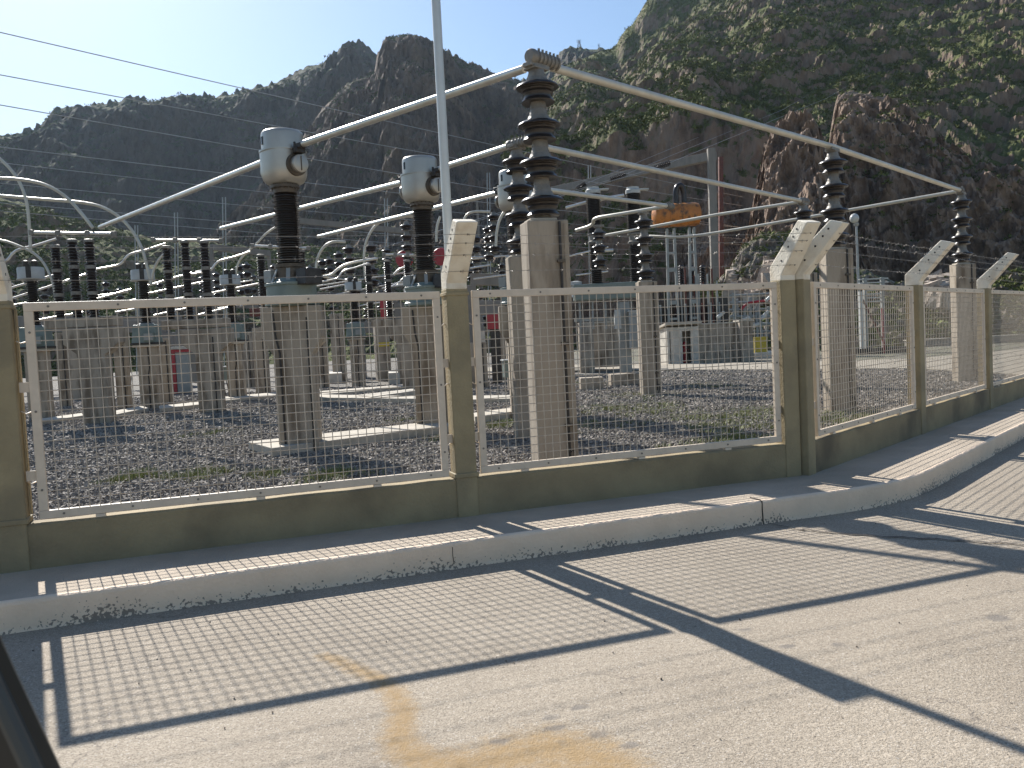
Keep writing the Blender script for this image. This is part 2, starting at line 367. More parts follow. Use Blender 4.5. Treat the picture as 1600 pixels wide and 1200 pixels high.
# keep only quads in front of the fence lines (road continues a little under the sidewalk)
cx = (X2[:-1, :-1]+X2[1:, 1:]).ravel()/2; cy = (Y2[:-1, :-1]+Y2[1:, 1:]).ravel()/2
d1 = (cx-K0.x)*-kd1.y+(cy-K0.y)*kd1.x; d2 = (cx-KI.x)*-kd2.y+(cy-KI.y)*kd2.x
quads = quads[np.minimum(d1, d2) < .4]
zz = .004*(fbm(X2*.8, Y2*.8, X2*0, 3)-.5)
road = npmesh('road', np.stack([X2, Y2, zz], -1).reshape(-1, 3), quads, road_mat(), True)
road.data.attributes.new('stain', 'FLOAT', 'POINT').data.foreach_set('value', S2.ravel().astype(np.float32))
road.data.attributes.new('oil', 'FLOAT', 'POINT').data.foreach_set('value', O2.ravel().astype(np.float32))
struct(road)
# expansion joint in the road (dark tar line) as a thin sheet with a ragged edge
jp = [onz(x, y, .005) for x, y in ((1190, 815), (1240, 826), (1300, 832), (1380, 838), (1460, 842), (1540, 847), (1640, 853), (1760, 860))]
jm = MB(); pts = []
for a, b in zip(jp[:-1], jp[1:]):
    for i in range(14): pts.append(a+(b-a)*i/14)
vs = []; fs = []
for i, p in enumerate(pts):
    wv = .006+.008*random.random(); o = .012*math.sin(i*.7)+random.uniform(-.006, .006)
    vs += [(p.x, p.y+o-wv, .0065), (p.x, p.y+o+wv, .0065)]
fs = [(2*i, 2*i+2, 2*i+3, 2*i+1) for i in range(len(pts)-1)]
jm.add(vs, fs); struct(jm.build('road_joint', pmat('tar', (.1, .085, .07), (.06, .05, .045), 30, 3, .95)))

# loose grit on the road
gn = 260; gxs = rng.uniform(-2.5, 5, gn); gys = rng.uniform(1.2, 6.5, gn)
ok = ((gxs-K0.x)*-kd1.y+(gys-K0.y)*kd1.x < -.01); gxs, gys = gxs[ok], gys[ok]; gn = len(gxs)
gp = np.array([(x, y, z) for z in (-1, 1) for y in (-1, 1) for x in (-1, 1)], float)[None]*rng.uniform(.5, 1.2, (gn, 8, 3))*rng.uniform(.001, .0034, gn)[:, None, None]
gp[:, :, 0] += gxs[:, None]; gp[:, :, 1] += gys[:, None]; gp[:, :, 2] += .004
gf = np.array([(0, 2, 3, 1), (4, 5, 7, 6), (0, 1, 5, 4), (1, 3, 7, 5), (3, 2, 6, 7), (2, 0, 4, 6)])
struct(npmesh('road_grit', gp.reshape(-1, 3), (gf[None]+(np.arange(gn)*8)[:, None, None]).reshape(-1, 4), pmat('grit', (.3, .26, .22), (.12, .1, .085), 50, 2, .9, island=.5)), 'stuff')
# gravel yard: sheet bounded by the fence lines
def gravel_mat():
    m = bpy.data.materials.new('gravel'); m.use_nodes = True; t = m.node_tree; N, L = t.nodes, t.links
    b = N['Principled BSDF']; b.inputs['Roughness'].default_value = .9
    g = N.new('ShaderNodeNewGeometry')
    v = N.new('ShaderNodeTexVoronoi'); v.inputs['Scale'].default_value = 17; L.new(g.outputs['Position'], v.inputs['Vector'])
    r = N.new('ShaderNodeValToRGB'); e = r.color_ramp.elements
    e[0].color = (.075, .066, .056, 1); e[1].color = (.23, .205, .168, 1); L.new(v.outputs['Color'], r.inputs[0])
    n = N.new('ShaderNodeTexNoise'); n.inputs['Scale'].default_value = .9; n.inputs['Detail'].default_value = 6; L.new(g.outputs['Position'], n.inputs['Vector'])
    sx = N.new('ShaderNodeSeparateXYZ'); L.new(g.outputs['Position'], sx.inputs[0])
    mr = N.new('ShaderNodeMapRange'); mr.inputs[1].default_value = -1; mr.inputs[2].default_value = 6; mr.inputs[3].default_value = -.25; mr.inputs[4].default_value = .12
    L.new(sx.outputs['X'], mr.inputs[0])
    ad = N.new('ShaderNodeMath'); ad.operation = 'ADD'; L.new(n.outputs['Fac'], ad.inputs[0]); L.new(mr.outputs[0], ad.inputs[1])
    r2 = N.new('ShaderNodeValToRGB'); r2.color_ramp.elements[0].position = .5; r2.color_ramp.elements[1].position = .72; L.new(ad.outputs[0], r2.inputs[0])
    mx = N.new('ShaderNodeMix'); mx.data_type = 'RGBA'; mx.inputs[7].default_value = (.17, .175, .085, 1)
    mu = N.new('ShaderNodeMath'); mu.operation = 'MULTIPLY'; mu.inputs[1].default_value = .6; L.new(r2.outputs[0], mu.inputs[0])
    L.new(mu.outputs[0], mx.inputs[0]); L.new(r.outputs[0], mx.inputs[6]); L.new(mx.outputs[2], b.inputs['Base Color'])
    bp = N.new('ShaderNodeBump'); bp.inputs['Strength'].default_value = 1; bp.inputs['Distance'].default_value = .05; bp.invert = True
    L.new(v.outputs['Distance'], bp.inputs['Height']); L.new(bp.outputs[0], b.inputs['Normal'])
    return m
pl = [f1(-14, .1), f1(2.62, .1), f2(.05, .12), f2(27, .12), Vector((150, 160, 0)), Vector((150, 260, 0)), Vector((-230, 260, 0)), Vector((-160, 60, 0))]
gy = MB().add([(p.x, p.y, GZ) for p in pl], [tuple(range(len(pl)))]).build('gravel_yard', gravel_mat()); struct(gy)
# loose angular stones on it, where they are near enough to read
NS = 300000
Yr = 5.5+ (rng.random(NS)**1.25)*23; pxr = rng.uniform(-60, 1660, NS)
Xr = (pxr-800)/F*Yr+rng.normal(0, .05, NS)
dd1 = (Xr-FB.x)*N1.x+(Yr-FB.y)*N1.y; dd2 = (Xr-FC.x)*N2.x+(Yr-FC.y)*N2.y
ok = (dd1 > .17) & (dd2 > .18); Xr, Yr = Xr[ok], Yr[ok]; n = len(Xr)
cube = np.array([(x, y, z) for z in (-1, 1) for y in (-1, 1) for x in (-1, 1)], float)
cf = np.array([(0, 2, 3, 1), (4, 5, 7, 6), (0, 1, 5, 4), (1, 3, 7, 5), (3, 2, 6, 7), (2, 0, 4, 6)])
sz = (.0065+.013*rng.random(n)**1.6)*(1+.045*(Yr-6))
P = cube[None]*rng.uniform(.45, 1.15, (n, 8, 3))*sz[:, None, None]
q = rng.normal(size=(n, 4)); q /= np.linalg.norm(q, axis=1)[:, None]
a, b, c, d = q.T
Rm = np.stack([np.stack([1-2*(c*c+d*d), 2*(b*c-a*d), 2*(b*d+a*c)], -1), np.stack([2*(b*c+a*d), 1-2*(b*b+d*d), 2*(c*d-a*b)], -1), np.stack([2*(b*d-a*c), 2*(c*d+a*b), 1-2*(b*b+c*c)], -1)], 1)
P = np.einsum('nij,nkj->nki', Rm, P); P[:, :, 0] += Xr[:, None]; P[:, :, 1] += Yr[:, None]; P[:, :, 2] += GZ+(rng.random(n)*.016)[:, None]
gs = npmesh('gravel_stones', P.reshape(-1, 3), (cf[None]+(np.arange(n)*8)[:, None, None]).reshape(-1, 4),
            pmat('crushed_stone', (.28, .25, .222), (.165, .148, .132), 5, 3, .85, island=.45)); struct(gs, 'stuff')
# weeds between the stones
wp = [(800, 662, 10, .2), (770, 668, 8, .2), (520, 745, 12, .22), (205, 748, 10, .22), (310, 745, 10, .25), (420, 745, 5, .2), (1000, 620, 10, .5), (950, 640, 10, .4), (1010, 645, 12, .5), (1080, 655, 12, .5), (1160, 655, 16, .5), (1190, 645, 12, .4),
      (1130, 672, 10, .3), (1160, 690, 14, .3), (1200, 695, 10, .3), (1080, 700, 5, .3), (1310, 655, 12, .4), (1350, 650, 8, .4), (1290, 660, 10, .3), (1100, 605, 8, .7), (690, 690, 4, .2), (980, 600, 8, .5), (640, 660, 3, .3), (330, 680, 4, .3), (900, 600, 6, .5), (1020, 635, 8, .5), (930, 665, 6, .4), (1220, 670, 8, .3)]
V = []; Fq = []
for px, py, nn, sp in wp:
    c0 = onz(px, py, GZ)
    for i in range(int(nn*4.5)):
        tx, ty = c0.x+random.gauss(0, sp*.7), c0.y+random.gauss(0, sp)
        if (tx-FB.x)*N1.x+(ty-FB.y)*N1.y < .17 or (tx-FC.x)*N2.x+(ty-FC.y)*N2.y < .17: continue
        for bl in range(16):
            a = random.uniform(0, 6.28); l = random.uniform(.04, .095); le = random.uniform(.4, 1.2)*l; wd = random.uniform(.004, .008)
            bx, by = tx+random.gauss(0, .05), ty+random.gauss(0, .05); k = len(V)
            ca, sa = math.cos(a), math.sin(a)
            V += [(bx-sa*wd, by+ca*wd, GZ), (bx+sa*wd, by-ca*wd, GZ), (bx+ca*le, by+sa*le, GZ+l)]; Fq.append((k, k+1, k+2))
wd_ = npmesh('weeds', V, Fq, pmat('weed_green', (.22, .245, .07), (.15, .165, .05), 9, 3, .7, island=.35), k=3); struct(wd_, 'stuff')
# inner concrete path
top = [(700, 576), (920, 569), (1215, 566), (1430, 560), (1600, 545), (1800, 528)]; bot = [(700, 587), (920, 578), (1215, 577), (1430, 575), (1600, 585), (1800, 590)]
pp = [onz(*p, GZ+.05) for p in top]+[onz(*p, GZ+.05) for p in reversed(bot)]
struct(MB().prism(pp, GZ-.1, GZ+.05).build('path', 'pathc'))

# ================================================================== MOUNTAINS
def terr_mat(name, rock1, rock2, veg1, veg2, vlo, vhi, sc_=.06, bare=None):
    m = bpy.data.materials.new(name); m.use_nodes = True; t = m.node_tree; N, L = t.nodes, t.links
    b = N['Principled BSDF']; b.inputs['Roughness'].default_value = .95; b.inputs['Specular IOR Level'].default_value = .15
    g = N.new('ShaderNodeNewGeometry')
    def noise(s, d=8, ro=.65, st=None):
        n = N.new('ShaderNodeTexNoise'); n.inputs['Scale'].default_value = s; n.inputs['Detail'].default_value = d; n.inputs['Roughness'].default_value = ro
        if st:
            mp = N.new('ShaderNodeMapping'); mp.inputs['Scale'].default_value = st; L.new(g.outputs['Position'], mp.inputs[0]); L.new(mp.outputs[0], n.inputs['Vector'])
        else: L.new(g.outputs['Position'], n.inputs['Vector'])
        return n.outputs['Fac']
    def ramp(f, p0, c0, p1, c1):
        r = N.new('ShaderNodeValToRGB'); e = r.color_ramp.elements; e[0].position, e[1].position = p0, p1
        e[0].color = (*c0, 1); e[1].color = (*c1, 1); L.new(f, r.inputs[0]); return r.outputs[0]
    rk = ramp(noise(sc_*2, 10, .7, (1, 1, .45)), .34, rock2, .66, rock1)
    vg = ramp(noise(sc_*9, 6, .7), .35, veg2, .65, veg1)
    sx = N.new('ShaderNodeSeparateXYZ'); L.new(g.outputs['Normal'], sx.inputs[0])
    ad = N.new('ShaderNodeMath'); ad.operation = 'MULTIPLY_ADD'; L.new(noise(sc_*4, 8, .7), ad.inputs[0]); ad.inputs[1].default_value = .9; L.new(sx.outputs['Z'], ad.inputs[2])
    mk = ramp(ad.outputs[0], min(vlo/2, .99), (0,)*3, min(vhi/2, 1), (1,)*3)
    # ramp only takes 0..1: halve the sum
    if bare:                                         # bare reddish scree from x = bare[0] to bare[1]
        px_ = N.new('ShaderNodeSeparateXYZ'); L.new(g.outputs['Position'], px_.inputs[0]); mr_ = N.new('ShaderNodeMapRange')
        mr_.inputs[1].default_value, mr_.inputs[2].default_value = bare; mr_.inputs[3].default_value = 0; mr_.inputs[4].default_value = -.42
        L.new(px_.outputs['X'], mr_.inputs[0]); ad2 = N.new('ShaderNodeMath'); L.new(ad.outputs[0], ad2.inputs[0]); L.new(mr_.outputs[0], ad2.inputs[1]); ad = ad2
    hv = N.new('ShaderNodeMath'); hv.operation = 'MULTIPLY'; hv.inputs[1].default_value = .5; L.new(ad.outputs[0], hv.inputs[0])
    mkn = [n for n in N if n.type == 'VALTORGB'][-1]; L.new(hv.outputs[0], mkn.inputs[0])
    mx = N.new('ShaderNodeMix'); mx.data_type = 'RGBA'; L.new(mk, mx.inputs[0]); L.new(rk, mx.inputs[6]); L.new(vg, mx.inputs[7])
    crv = ramp(noise(sc_*7, 9, .72, (1, 1, .4)), .36, (.42, .4, .4), .52, (1, 1, 1))
    m2 = N.new('ShaderNodeMix'); m2.data_type = 'RGBA'; m2.blend_type = 'MULTIPLY'; m2.inputs[0].default_value = .8
    L.new(mx.outputs[2], m2.inputs[6]); L.new(crv, m2.inputs[7])
    pal = ramp(noise(sc_*5, 8, .75, (1, 1, .6)), .58, (0,)*3, .7, (.5,)*3)
    m3 = N.new('ShaderNodeMix'); m3.data_type = 'RGBA'; L.new(pal, m3.inputs[0]); L.new(m2.outputs[2], m3.inputs[6]); m3.inputs[7].default_value = (*[min(1, c*1.35) for c in rock1], 1)
    L.new(m3.outputs[2], b.inputs['Base Color'])
    bp = N.new('ShaderNodeBump'); bp.inputs['Strength'].default_value = 1; bp.inputs['Distance'].default_value = .07/sc_
    L.new(noise(sc_*8, 10, .75, (1, 1, .5)), bp.inputs['Height']); L.new(bp.outputs[0], b.inputs['Normal'])
    return m
def ridge_fn(pts):
    az = []; el = []
    for px, py in pts:
        r = ray(px, py); az.append(math.atan2(r[0], r[1])); el.append(r[2]/math.hypot(r[0], r[1]))
    az, el = np.array(az), np.array(el); o = np.argsort(az); az, el = az[o], el[o]
    return lambda a: np.interp(a, az, el), az[0], az[-1]
def pxaz(px): r = ray(px, 520); return math.atan2(r[0], r[1])
def mountain(name, pts, foot, dist, prof, nA, nT, mat, amp, freq, zf=.5, fine=.5, back=.6, dvar=0, a0=None, a1=None, seed=0, tp=1., ek=6):
    """ a real ridge: rises from its foot to a crest whose skyline was measured, then falls away behind """
    fn, lo, hi = ridge_fn(pts); lo = lo if a0 is None else a0; hi = hi if a1 is None else a1
    A = np.linspace(lo, hi, nA); t = np.linspace(0, 1, nT)**tp; tb = np.linspace(0, 1, nT//4+1)[1:]
    el = fn(A); D = np.array([dist(a) for a in A]) if callable(dist) else np.full(nA, dist)
    Fo = np.array([foot(a) for a in A]) if callable(foot) else np.full(nA, foot)
    D = D*(1+dvar*(fbm(A*9+seed, A*0+seed, A*0, 4)-.5)*2)
    AA = A[:, None]; zr = H+D*el
    r = Fo[:, None]+(D-Fo)[:, None]*t[None]; hgt, rr = prof(t[None], AA)
    z = -1+(zr+1)[:, None]*hgt; r = Fo[:, None]+(D-Fo)[:, None]*rr
    x0, y0 = np.sin(AA)*r, np.cos(AA)*r
    env = np.minimum(t*ek, 1)[None]*np.clip((1-t)*9, 0.06, 1)[None]
    w1 = fbm(x0*freq+seed, y0*freq, z*freq*zf+seed, 6, .5, True)-.62
    w2 = fbm(x0*freq*3.1+9, y0*freq*3.1+seed, z*freq*3.1*zf, 5, .55)-.5
    w3 = fbm(x0*freq*11+3, y0*freq*11+seed, z*freq*11*zf, 4, .6, True)-.6
    dr = -(w1*amp*1.6+w2*amp*.9*fine+w3*amp*.45*fine)*env
    dz = (w2*amp*.55+w1*amp*.5+w3*amp*.25*fine)*env
    crag = (fbm(A*260+seed, A*0, A*0, 4, .6)-.5)*amp*.22
    z = z+dz; z[:, -1] += crag; z[:, -2] += crag*.7
    r = r+dr
    # back slope
    rb = D[:, None]*(1+back*tb[None]); zb = z[:, -1:]*(1-tb[None]**1.3)-1*tb[None]
    zb = zb+(fbm(np.sin(AA)*rb*freq, np.cos(AA)*rb*freq, zb*0, 4)-.5)*amp*np.minimum(tb*4, 1)[None]
    Rr = np.concatenate([r, rb], 1); Z = np.concatenate([z, zb], 1)
    Xg, Yg = np.sin(AA)*Rr, np.cos(AA)*Rr
    nn = Rr.shape[1]; idx = np.arange(nA*nn).reshape(nA, nn)
    q = np.stack([idx[:-1, :-1], idx[1:, :-1], idx[1:, 1:], idx[:-1, 1:]], -1).reshape(-1, 4)
    o = npmesh(name, np.stack([Xg, Yg, Z], -1).reshape(-1, 3), q, mat, False); struct(o)
    return Xg[:, :nT], Yg[:, :nT], Z[:, :nT]
Lp = [(-700, 420), (-420, 350), (-250, 300), (-120, 262), (0, 208), (30, 205), (60, 195), (82, 171), (120, 166), (170, 160), (200, 152), (240, 155), (280, 147), (335, 150), (380, 140), (430, 128), (470, 108), (500, 98), (525, 82), (533, 68), (555, 64), (570, 68), (583, 84), (600, 92), (640, 120), (700, 170), (760, 240)]
L2p = [(300, 480), (322, 400), (342, 352), (380, 322), (415, 297), (438, 278), (462, 238), (480, 206), (500, 176), (530, 142), (546, 129), (572, 118), (586, 108), (591, 80), (603, 57), (625, 57), (645, 58), (665, 64), (690, 73), (715, 88), (740, 98), (760, 108), (790, 118), (815, 126), (850, 140), (900, 165), (960, 220), (1010, 330)]
Mp = [(700, 260), (760, 180), (800, 135), (815, 126), (832, 115), (845, 112), (868, 98), (876, 82), (882, 75), (892, 72), (905, 75), (930, 78), (960, 78), (1010, 70), (1100, 60), (1200, 80)]
Rp = [(800, 330), (815, 250), (835, 180), (850, 145), (868, 115), (900, 97), (930, 84), (955, 77), (963, 70), (975, 50), (990, 36), (1000, 20), (1010, 4), (1030, -20), (1100, -60), (1250, -110), (1400, -150), (1600, -190), (1800, -220), (2100, -180), (2500, -60)]
C0p = [(1040, 470), (1062, 400), (1085, 322), (1108, 264), (1130, 247), (1150, 262), (1168, 300), (1178, 360), (1190, 430), (1200, 480)]
C1p = [(1130, 470), (1150, 415), (1168, 372), (1182, 300), (1194, 236), (1212, 197), (1235, 179), (1262, 176), (1276, 198), (1290, 235), (1312, 300), (1335, 370), (1360, 460)]
C2p = [(1250, 470), (1270, 410), (1288, 300), (1298, 200), (1308, 153), (1318, 144), (1345, 144), (1388, 152), (1408, 172), (1440, 192), (1470, 228), (1520, 258), (1600, 292), (1750, 330), (2000, 370), (2400, 400)]
Gp = [(1090, 455), (1120, 440), (1140, 420), (1160, 385), (1190, 365), (1230, 362), (1260, 372), (1290, 395), (1330, 415), (1400, 440), (1440, 438), (1470, 432), (1520, 445), (1560, 440), (1600, 425), (1700, 410), (1900, 400), (2200, 400)]
def pf_l(t, A): return .25*t+.75*t**1.15, t+0*A
def pf_m(t, A): return t**.8, t+0*A
CL = ridge_fn([(700, 270), (820, 245), (870, 240), (940, 205), (1000, 192), (1100, 182), (1180, 228), (1250, 262), (1400, 290), (1600, 320), (2500, 340)])[0]
RF = ridge_fn(Rp)[0]
def pf_r(t, A):
    zr = H+330*RF(A); zc = np.minimum(H+128*CL(A), zr*.8); hc = (zc+1)/(zr+1)
    u = np.clip(t/.2, 0, 1); v = np.clip((t-.2)/.8, 0, 1)
    ch = hc*np.where(u < .25, u*.5, np.where(u < .8, .125+(u-.25)*1.5, .95+(u-.8)*.25))+(1-hc)*v
    r = np.where(u < 1, .05*u+.09*np.maximum(u-.75, 0)/.25, .14+.86*v)
    m = np.interp(A, [pxaz(935), pxaz(985), pxaz(1150), pxaz(1220)], [0, 1, 1, 0]); k = np.clip((v-.86)/.14, 0, 1)
    ch = ch+(1-hc)*m*.15*(k*k*(3-2*k)-v)
    return ch, r+0*A
def pf_c(t, A):
    return np.interp(t, [0, .12, .7, .9, 1], [0, .06, .78, .95, 1])+0*A, np.interp(t, [0, .12, .7, 1], [0, .3, .66, 1])+0*A
def pf_g(t, A): return t**.9, t+0*A
mL = terr_mat('far_mountain_rock', (.17, .135, .105), (.085, .068, .055), (.105, .122, .05), (.06, .072, .032), .9, 1.25, .03)
mR = terr_mat('green_slope', (.44, .325, .24), (.22, .165, .125), (.185, .2, .068), (.11, .125, .042), .75, 1.05, .05, (95, 140))
mC = terr_mat('brown_cliff_rock', (.45, .33, .25), (.25, .185, .14), (.15, .155, .07), (.09, .1, .045), 1.2, 1.5, .14)
mG = terr_mat('scree_and_scrub', (.34, .29, .245), (.2, .165, .135), (.12, .13, .05), (.07, .085, .035), 1.1, 1.4, .4)
mL2 = terr_mat('crag_rock', (.27, .192, .14), (.135, .097, .073), (.14, .155, .06), (.08, .092, .038), 1.1, 1.42, .04)
tL = mountain('mountain', Lp, 300, 540, pf_l, 420, 150, mL, 34, .008, .6, .9, seed=3, dvar=.05)
tL2 = mountain('mountain_spur', L2p, 200, 400, pf_l, 420, 170, mL2, 24, .012, .4, 1.25, seed=33, dvar=.04)
tM = mountain('mountain_crag', Mp, 330, 560, pf_m, 120, 60, mL, 30, .012, .5, .9, seed=11)
tR = mountain('mountain_slope', Rp, 95, 330, pf_r, 480, 260, mR, 9, .016, .6, 1.1, seed=5, a0=pxaz(800), dvar=.03, tp=1.7, ek=45)
tC0 = mountain('cliff', C0p, 84, 106, pf_c, 130, 110, mC, 4, .07, .8, 1.2, seed=18, dvar=.03, ek=12)
tC1 = mountain('cliff', C1p, 62, 84, pf_c, 200, 150, mC, 4.5, .07, .7, 1.2, seed=8, dvar=.04, ek=12)
tC2 = mountain('cliff', C2p, 72, 104, pf_c, 360, 150, mC, 6, .05, .7, 1.2, seed=28, dvar=.05, ek=12)
Fp = [(-900, 380), (-500, 330), (-200, 300), (-60, 296), (0, 306), (60, 322), (110, 345), (170, 352), (240, 372), (320, 376), (400, 388), (480, 384), (560, 400), (660, 396), (760, 412), (860, 430), (960, 470)]
tF = mountain('foothill', Fp, 100, 185, pf_g, 300, 90, mR, 7, .03, .6, 1.1, seed=41, dvar=.05, ek=12)
tG = mountain('scree_slope', Gp, 46, 62, pf_g, 200, 60, mG, 1.8, .2, .6, 1.3, seed=21)
# scrub on the slopes: many small leaf clumps, one mass
def scrub(name, terr, n, size, mat, nz_min, keep, k=14):
    X, Y, Z = terr; A, B = X.shape
    i = rng.integers(1, A-2, n); j = rng.integers(2, B-1, n)
    ux = X[i+1, j]-X[i, j]; uy = Y[i+1, j]-Y[i, j]; uz = Z[i+1, j]-Z[i, j]
    vx = X[i, np.minimum(j+1, B-1)]-X[i, j-1]; vy = Y[i, np.minimum(j+1, B-1)]-Y[i, j-1]; vz = Z[i, np.minimum(j+1, B-1)]-Z[i, j-1]
    nx, ny_, nz = uy*vz-uz*vy, uz*vx-ux*vz, ux*vy-uy*vx; nl = np.sqrt(nx**2+ny_**2+nz**2)+1e-9; nz = np.abs(nz)/nl
    f = rng.random(n); x = X[i, j]+f*ux; y = Y[i, j]+f*uy; z = Z[i, j]+f*uz
    pt = fbm(x*.05, y*.05, z*.05, 4)
    ok = (nz > nz_min) & keep(pt, rng.random(n), i/A, j/B); x, y, z = x[ok], y[ok], z[ok]; n = len(x)
    s = size*rng.uniform(.45, 1.25, n)*(.8+.6*rng.random(n)**3)
    d = rng.normal(size=(n, k, 3)); d /= np.linalg.norm(d, axis=2)[..., None]; d[:, :, 2] = np.abs(d[:, :, 2])*.8
    c = d*(rng.random((n, k, 1))**.4)*s[:, None, None]; c[:, :, 0] += x[:, None]; c[:, :, 1] += y[:, None]; c[:, :, 2] += z[:, None]
    tri = rng.normal(size=(n, k, 3, 3))*s[:, None, None, None]*.26
    P = (c[:, :, None]+tri).reshape(-1, 3)
    o = npmesh(name, P, np.arange(len(P)).reshape(-1, 3), mat, k=3); struct(o, 'stuff'); return n
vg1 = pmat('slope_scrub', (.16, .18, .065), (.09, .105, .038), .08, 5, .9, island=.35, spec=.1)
vg2 = pmat('shaded_scrub', (.11, .125, .05), (.065, .076, .034), .06, 5, .9, island=.3, spec=.1)  # darker copy of slope_scrub, shade of the left mountains put into the colour
scrub('scrub_on_slope', tR, 150000, .62, vg1, .45, lambda p, r, u, v: (r < np.clip((p-.36)*6, .06, 1)*np.where(u > .52, .35, 1)) & (u < .75), 9)
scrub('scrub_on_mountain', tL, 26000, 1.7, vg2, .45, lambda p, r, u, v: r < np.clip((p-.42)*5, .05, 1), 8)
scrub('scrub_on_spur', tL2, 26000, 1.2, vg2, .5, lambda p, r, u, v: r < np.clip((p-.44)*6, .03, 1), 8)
scrub('scrub_on_foothill', tF, 26000, .7, vg1, .35, lambda p, r, u, v: r < np.clip((p-.38)*6, .06, 1), 9)
scrub('scrub_on_cliff', tC2, 16000, .42, vg1, .5, lambda p, r, u, v: r < np.clip((p-.42)*5, .04, 1)*np.where(u > .4, 1.5, .35))
scrub('scrub_on_scree', tG, 9000, .3, vg1, .4, lambda p, r, u, v: (r < np.clip((p-.45)*6, .02, 1)*np.where(u < .25, 1.6, .7)))

# ================================================================== HAZE: one closed box of even, thin air round everything but the sky
hz = MB().box((0, 0, 149), (2900, 2900, 301)).build('haze', (lambda m: m)(bpy.data.materials.new('haze_air')))
hm = hz.data.materials[0]; hm.use_nodes = True; ht = hm.node_tree; ht.nodes.clear()
ho = ht.nodes.new('ShaderNodeOutputMaterial'); hv_ = ht.nodes.new('ShaderNodeVolumePrincipled')
hv_.inputs['Color'].default_value = (.62, .8, 1, 1); hv_.inputs['Density'].default_value = .000085; hv_.inputs['Anisotropy'].default_value = .35
ht.links.new(hv_.outputs[0], ho.inputs['Volume']); struct(hz, 'stuff')
# ================================================================== FENCE
ZW, ZB, ZT = .396, .4117, 1.584
FRAMES = {1: (f1, D1, N1, A1), 2: (f2, D2, N2, A2)}
def fence_wall(fr, s0, s1, label):
    f = FRAMES[fr][0]
    t = MB(); n = 14; vs = []; fs = []
    def P(s, nn, z): return f(s, nn, z)
    poly = [(0, .0), (0, ZW-.012), (.012, ZW), (.108, ZW), (.12, ZW-.012), (.12, -.4), (0, -.4)]
    for i in range(n+1):
        s = s0+(s1-s0)*i/n
        for nn, z in poly: vs.append(P(s, nn+random.uniform(-.0015, .0015), z+(random.uniform(-.002, .002) if z > .3 else 0)))
    k = len(poly)
    for i in range(n):
        for j in range(k): fs.append((i*k+j, (i+1)*k+j, (i+1)*k+(j+1) % k, i*k+(j+1) % k))
    fs += [tuple(range(k)), tuple(n*k+j for j in reversed(range(k)))]
    o = t.add(vs, fs).build('fence_wall', 'wall'); tag(o, label, 'low wall', 'low walls under the fence panels'); return o
WG = {'A': 'low khaki wall running out of the photo at the far left below the leftmost post'}
fence_wall(1, -5.0, -2.606, 'low khaki wall left of the leftmost fence post, mostly outside the frame')
fence_wall(1, -2.466, -.07, 'long low khaki wall under the large leftmost mesh panel')
fence_wall(1, .07, 2.455, 'low khaki wall under the mesh panel in front of the tall concrete column')
fence_wall(2, .10, 2.61, 'low khaki wall just right of the double corner posts')
fence_wall(2, 2.75, 5.21, 'low khaki wall between the two single posts of the receding fence')
fence_wall(2, 5.35, 7.81, 'low khaki wall at the right edge beyond the farthest visible post')
fence_wall(2, 7.95, 18., 'low khaki wall of the fence beyond the right edge of the frame')
ARM = Vector((0, -.30, .40))
def fence_post(fr, s, label, width=.14, zt=1.60, collar=True, ties=(-1, 1)):
    f, D, Nn, A = FRAMES[fr]
    o = T('fence_post', label, 'fence post', f(s, 0, 0), A, 'khaki concrete fence posts with white arms')
    MB().box((0, .055, .6), (width, .13, 2*zt-1.2)).build('shaft', 'post', o, .008)
    if collar:
        MB().box((0, .053, .415), (width+.02, .145, .03)).build('collar', 'post', o, .005)
        MB().box((0, .053, zt-.035), (width+.014, .14, .022)).build('collar', 'post', o, .004)
    # arm: a bent white head, leaning out over the pavement
    hw = width/2-.003; y0, y1 = -.012, .118
    sec = [((y0, zt-.008), (y1, zt-.008)), ((y0, zt+.03), (y1, zt+.10)), ((y0+ARM.y, zt+ARM.z-.03), (y1+ARM.y-.03, zt+ARM.z)), ]
    vs = []
    for a, b in sec:
        vs += [(-hw, *a), (hw, *a), (hw, *b), (-hw, *b)]
    fs = [(3, 2, 1, 0), (8, 9, 10, 11)]+[(4*i+j, 4*i+(j+1) % 4, 4*i+4+(j+1) % 4, 4*i+4+j) for i in (0, 1) for j in range(4)]
    arm = MB().add(vs, fs).build('arm', 'white', o, .009)
    for tt in (.2, .47, .66, .8):                       # drilled holes
        c = Vector((0, y0, zt+.03)).lerp(Vector((0, y0+ARM.y, zt+ARM.z-.03)), tt)
        for sx_ in (-1, 1):
            cc = c+Vector((sx_*(hw+.0005), .05, .035)); MB().tube([cc, cc+Vector((sx_*.0015, 0, 0))], .008, 8).build('wire_hole', 'dkmetal', arm)
        cc = c+Vector((.012, -.0006, 0)); MB().tube([cc, cc+Vector((0, -.0012, -.0008))], .0055, 8).build('wire_hole', 'dkmetal', arm)
    for z in (.62, 1.0, 1.38):                          # bent wire ties on both sides
        for sx_ in ties: MB().tube([(sx_*width/2, .06, z), (sx_*(width/2+.012), .045, z), (sx_*(width/2+.03), .04, z-.012), (sx_*(width/2+.05), .06, z-.004)], .0035, 6).build('wire_tie', 'frame', o)
    return o
fence_post(1, -2.536, 'leftmost khaki fence post, cut by the left edge of the photo')
fence_post(1, 0, 'khaki fence post with white arm in the middle, in front of the tall steel pole')
fence_post(1, 2.512, 'left one of the paired corner posts, its lit side towards the mesh', collar=False, width=.132, ties=(-1,))
fence_post(2, .04, 'right one of the paired corner posts, beside the receding fence', collar=False, width=.125, ties=(1,))
fence_post(2, 2.68, 'khaki post with white arm, first single post past the corner pair', collar=False)
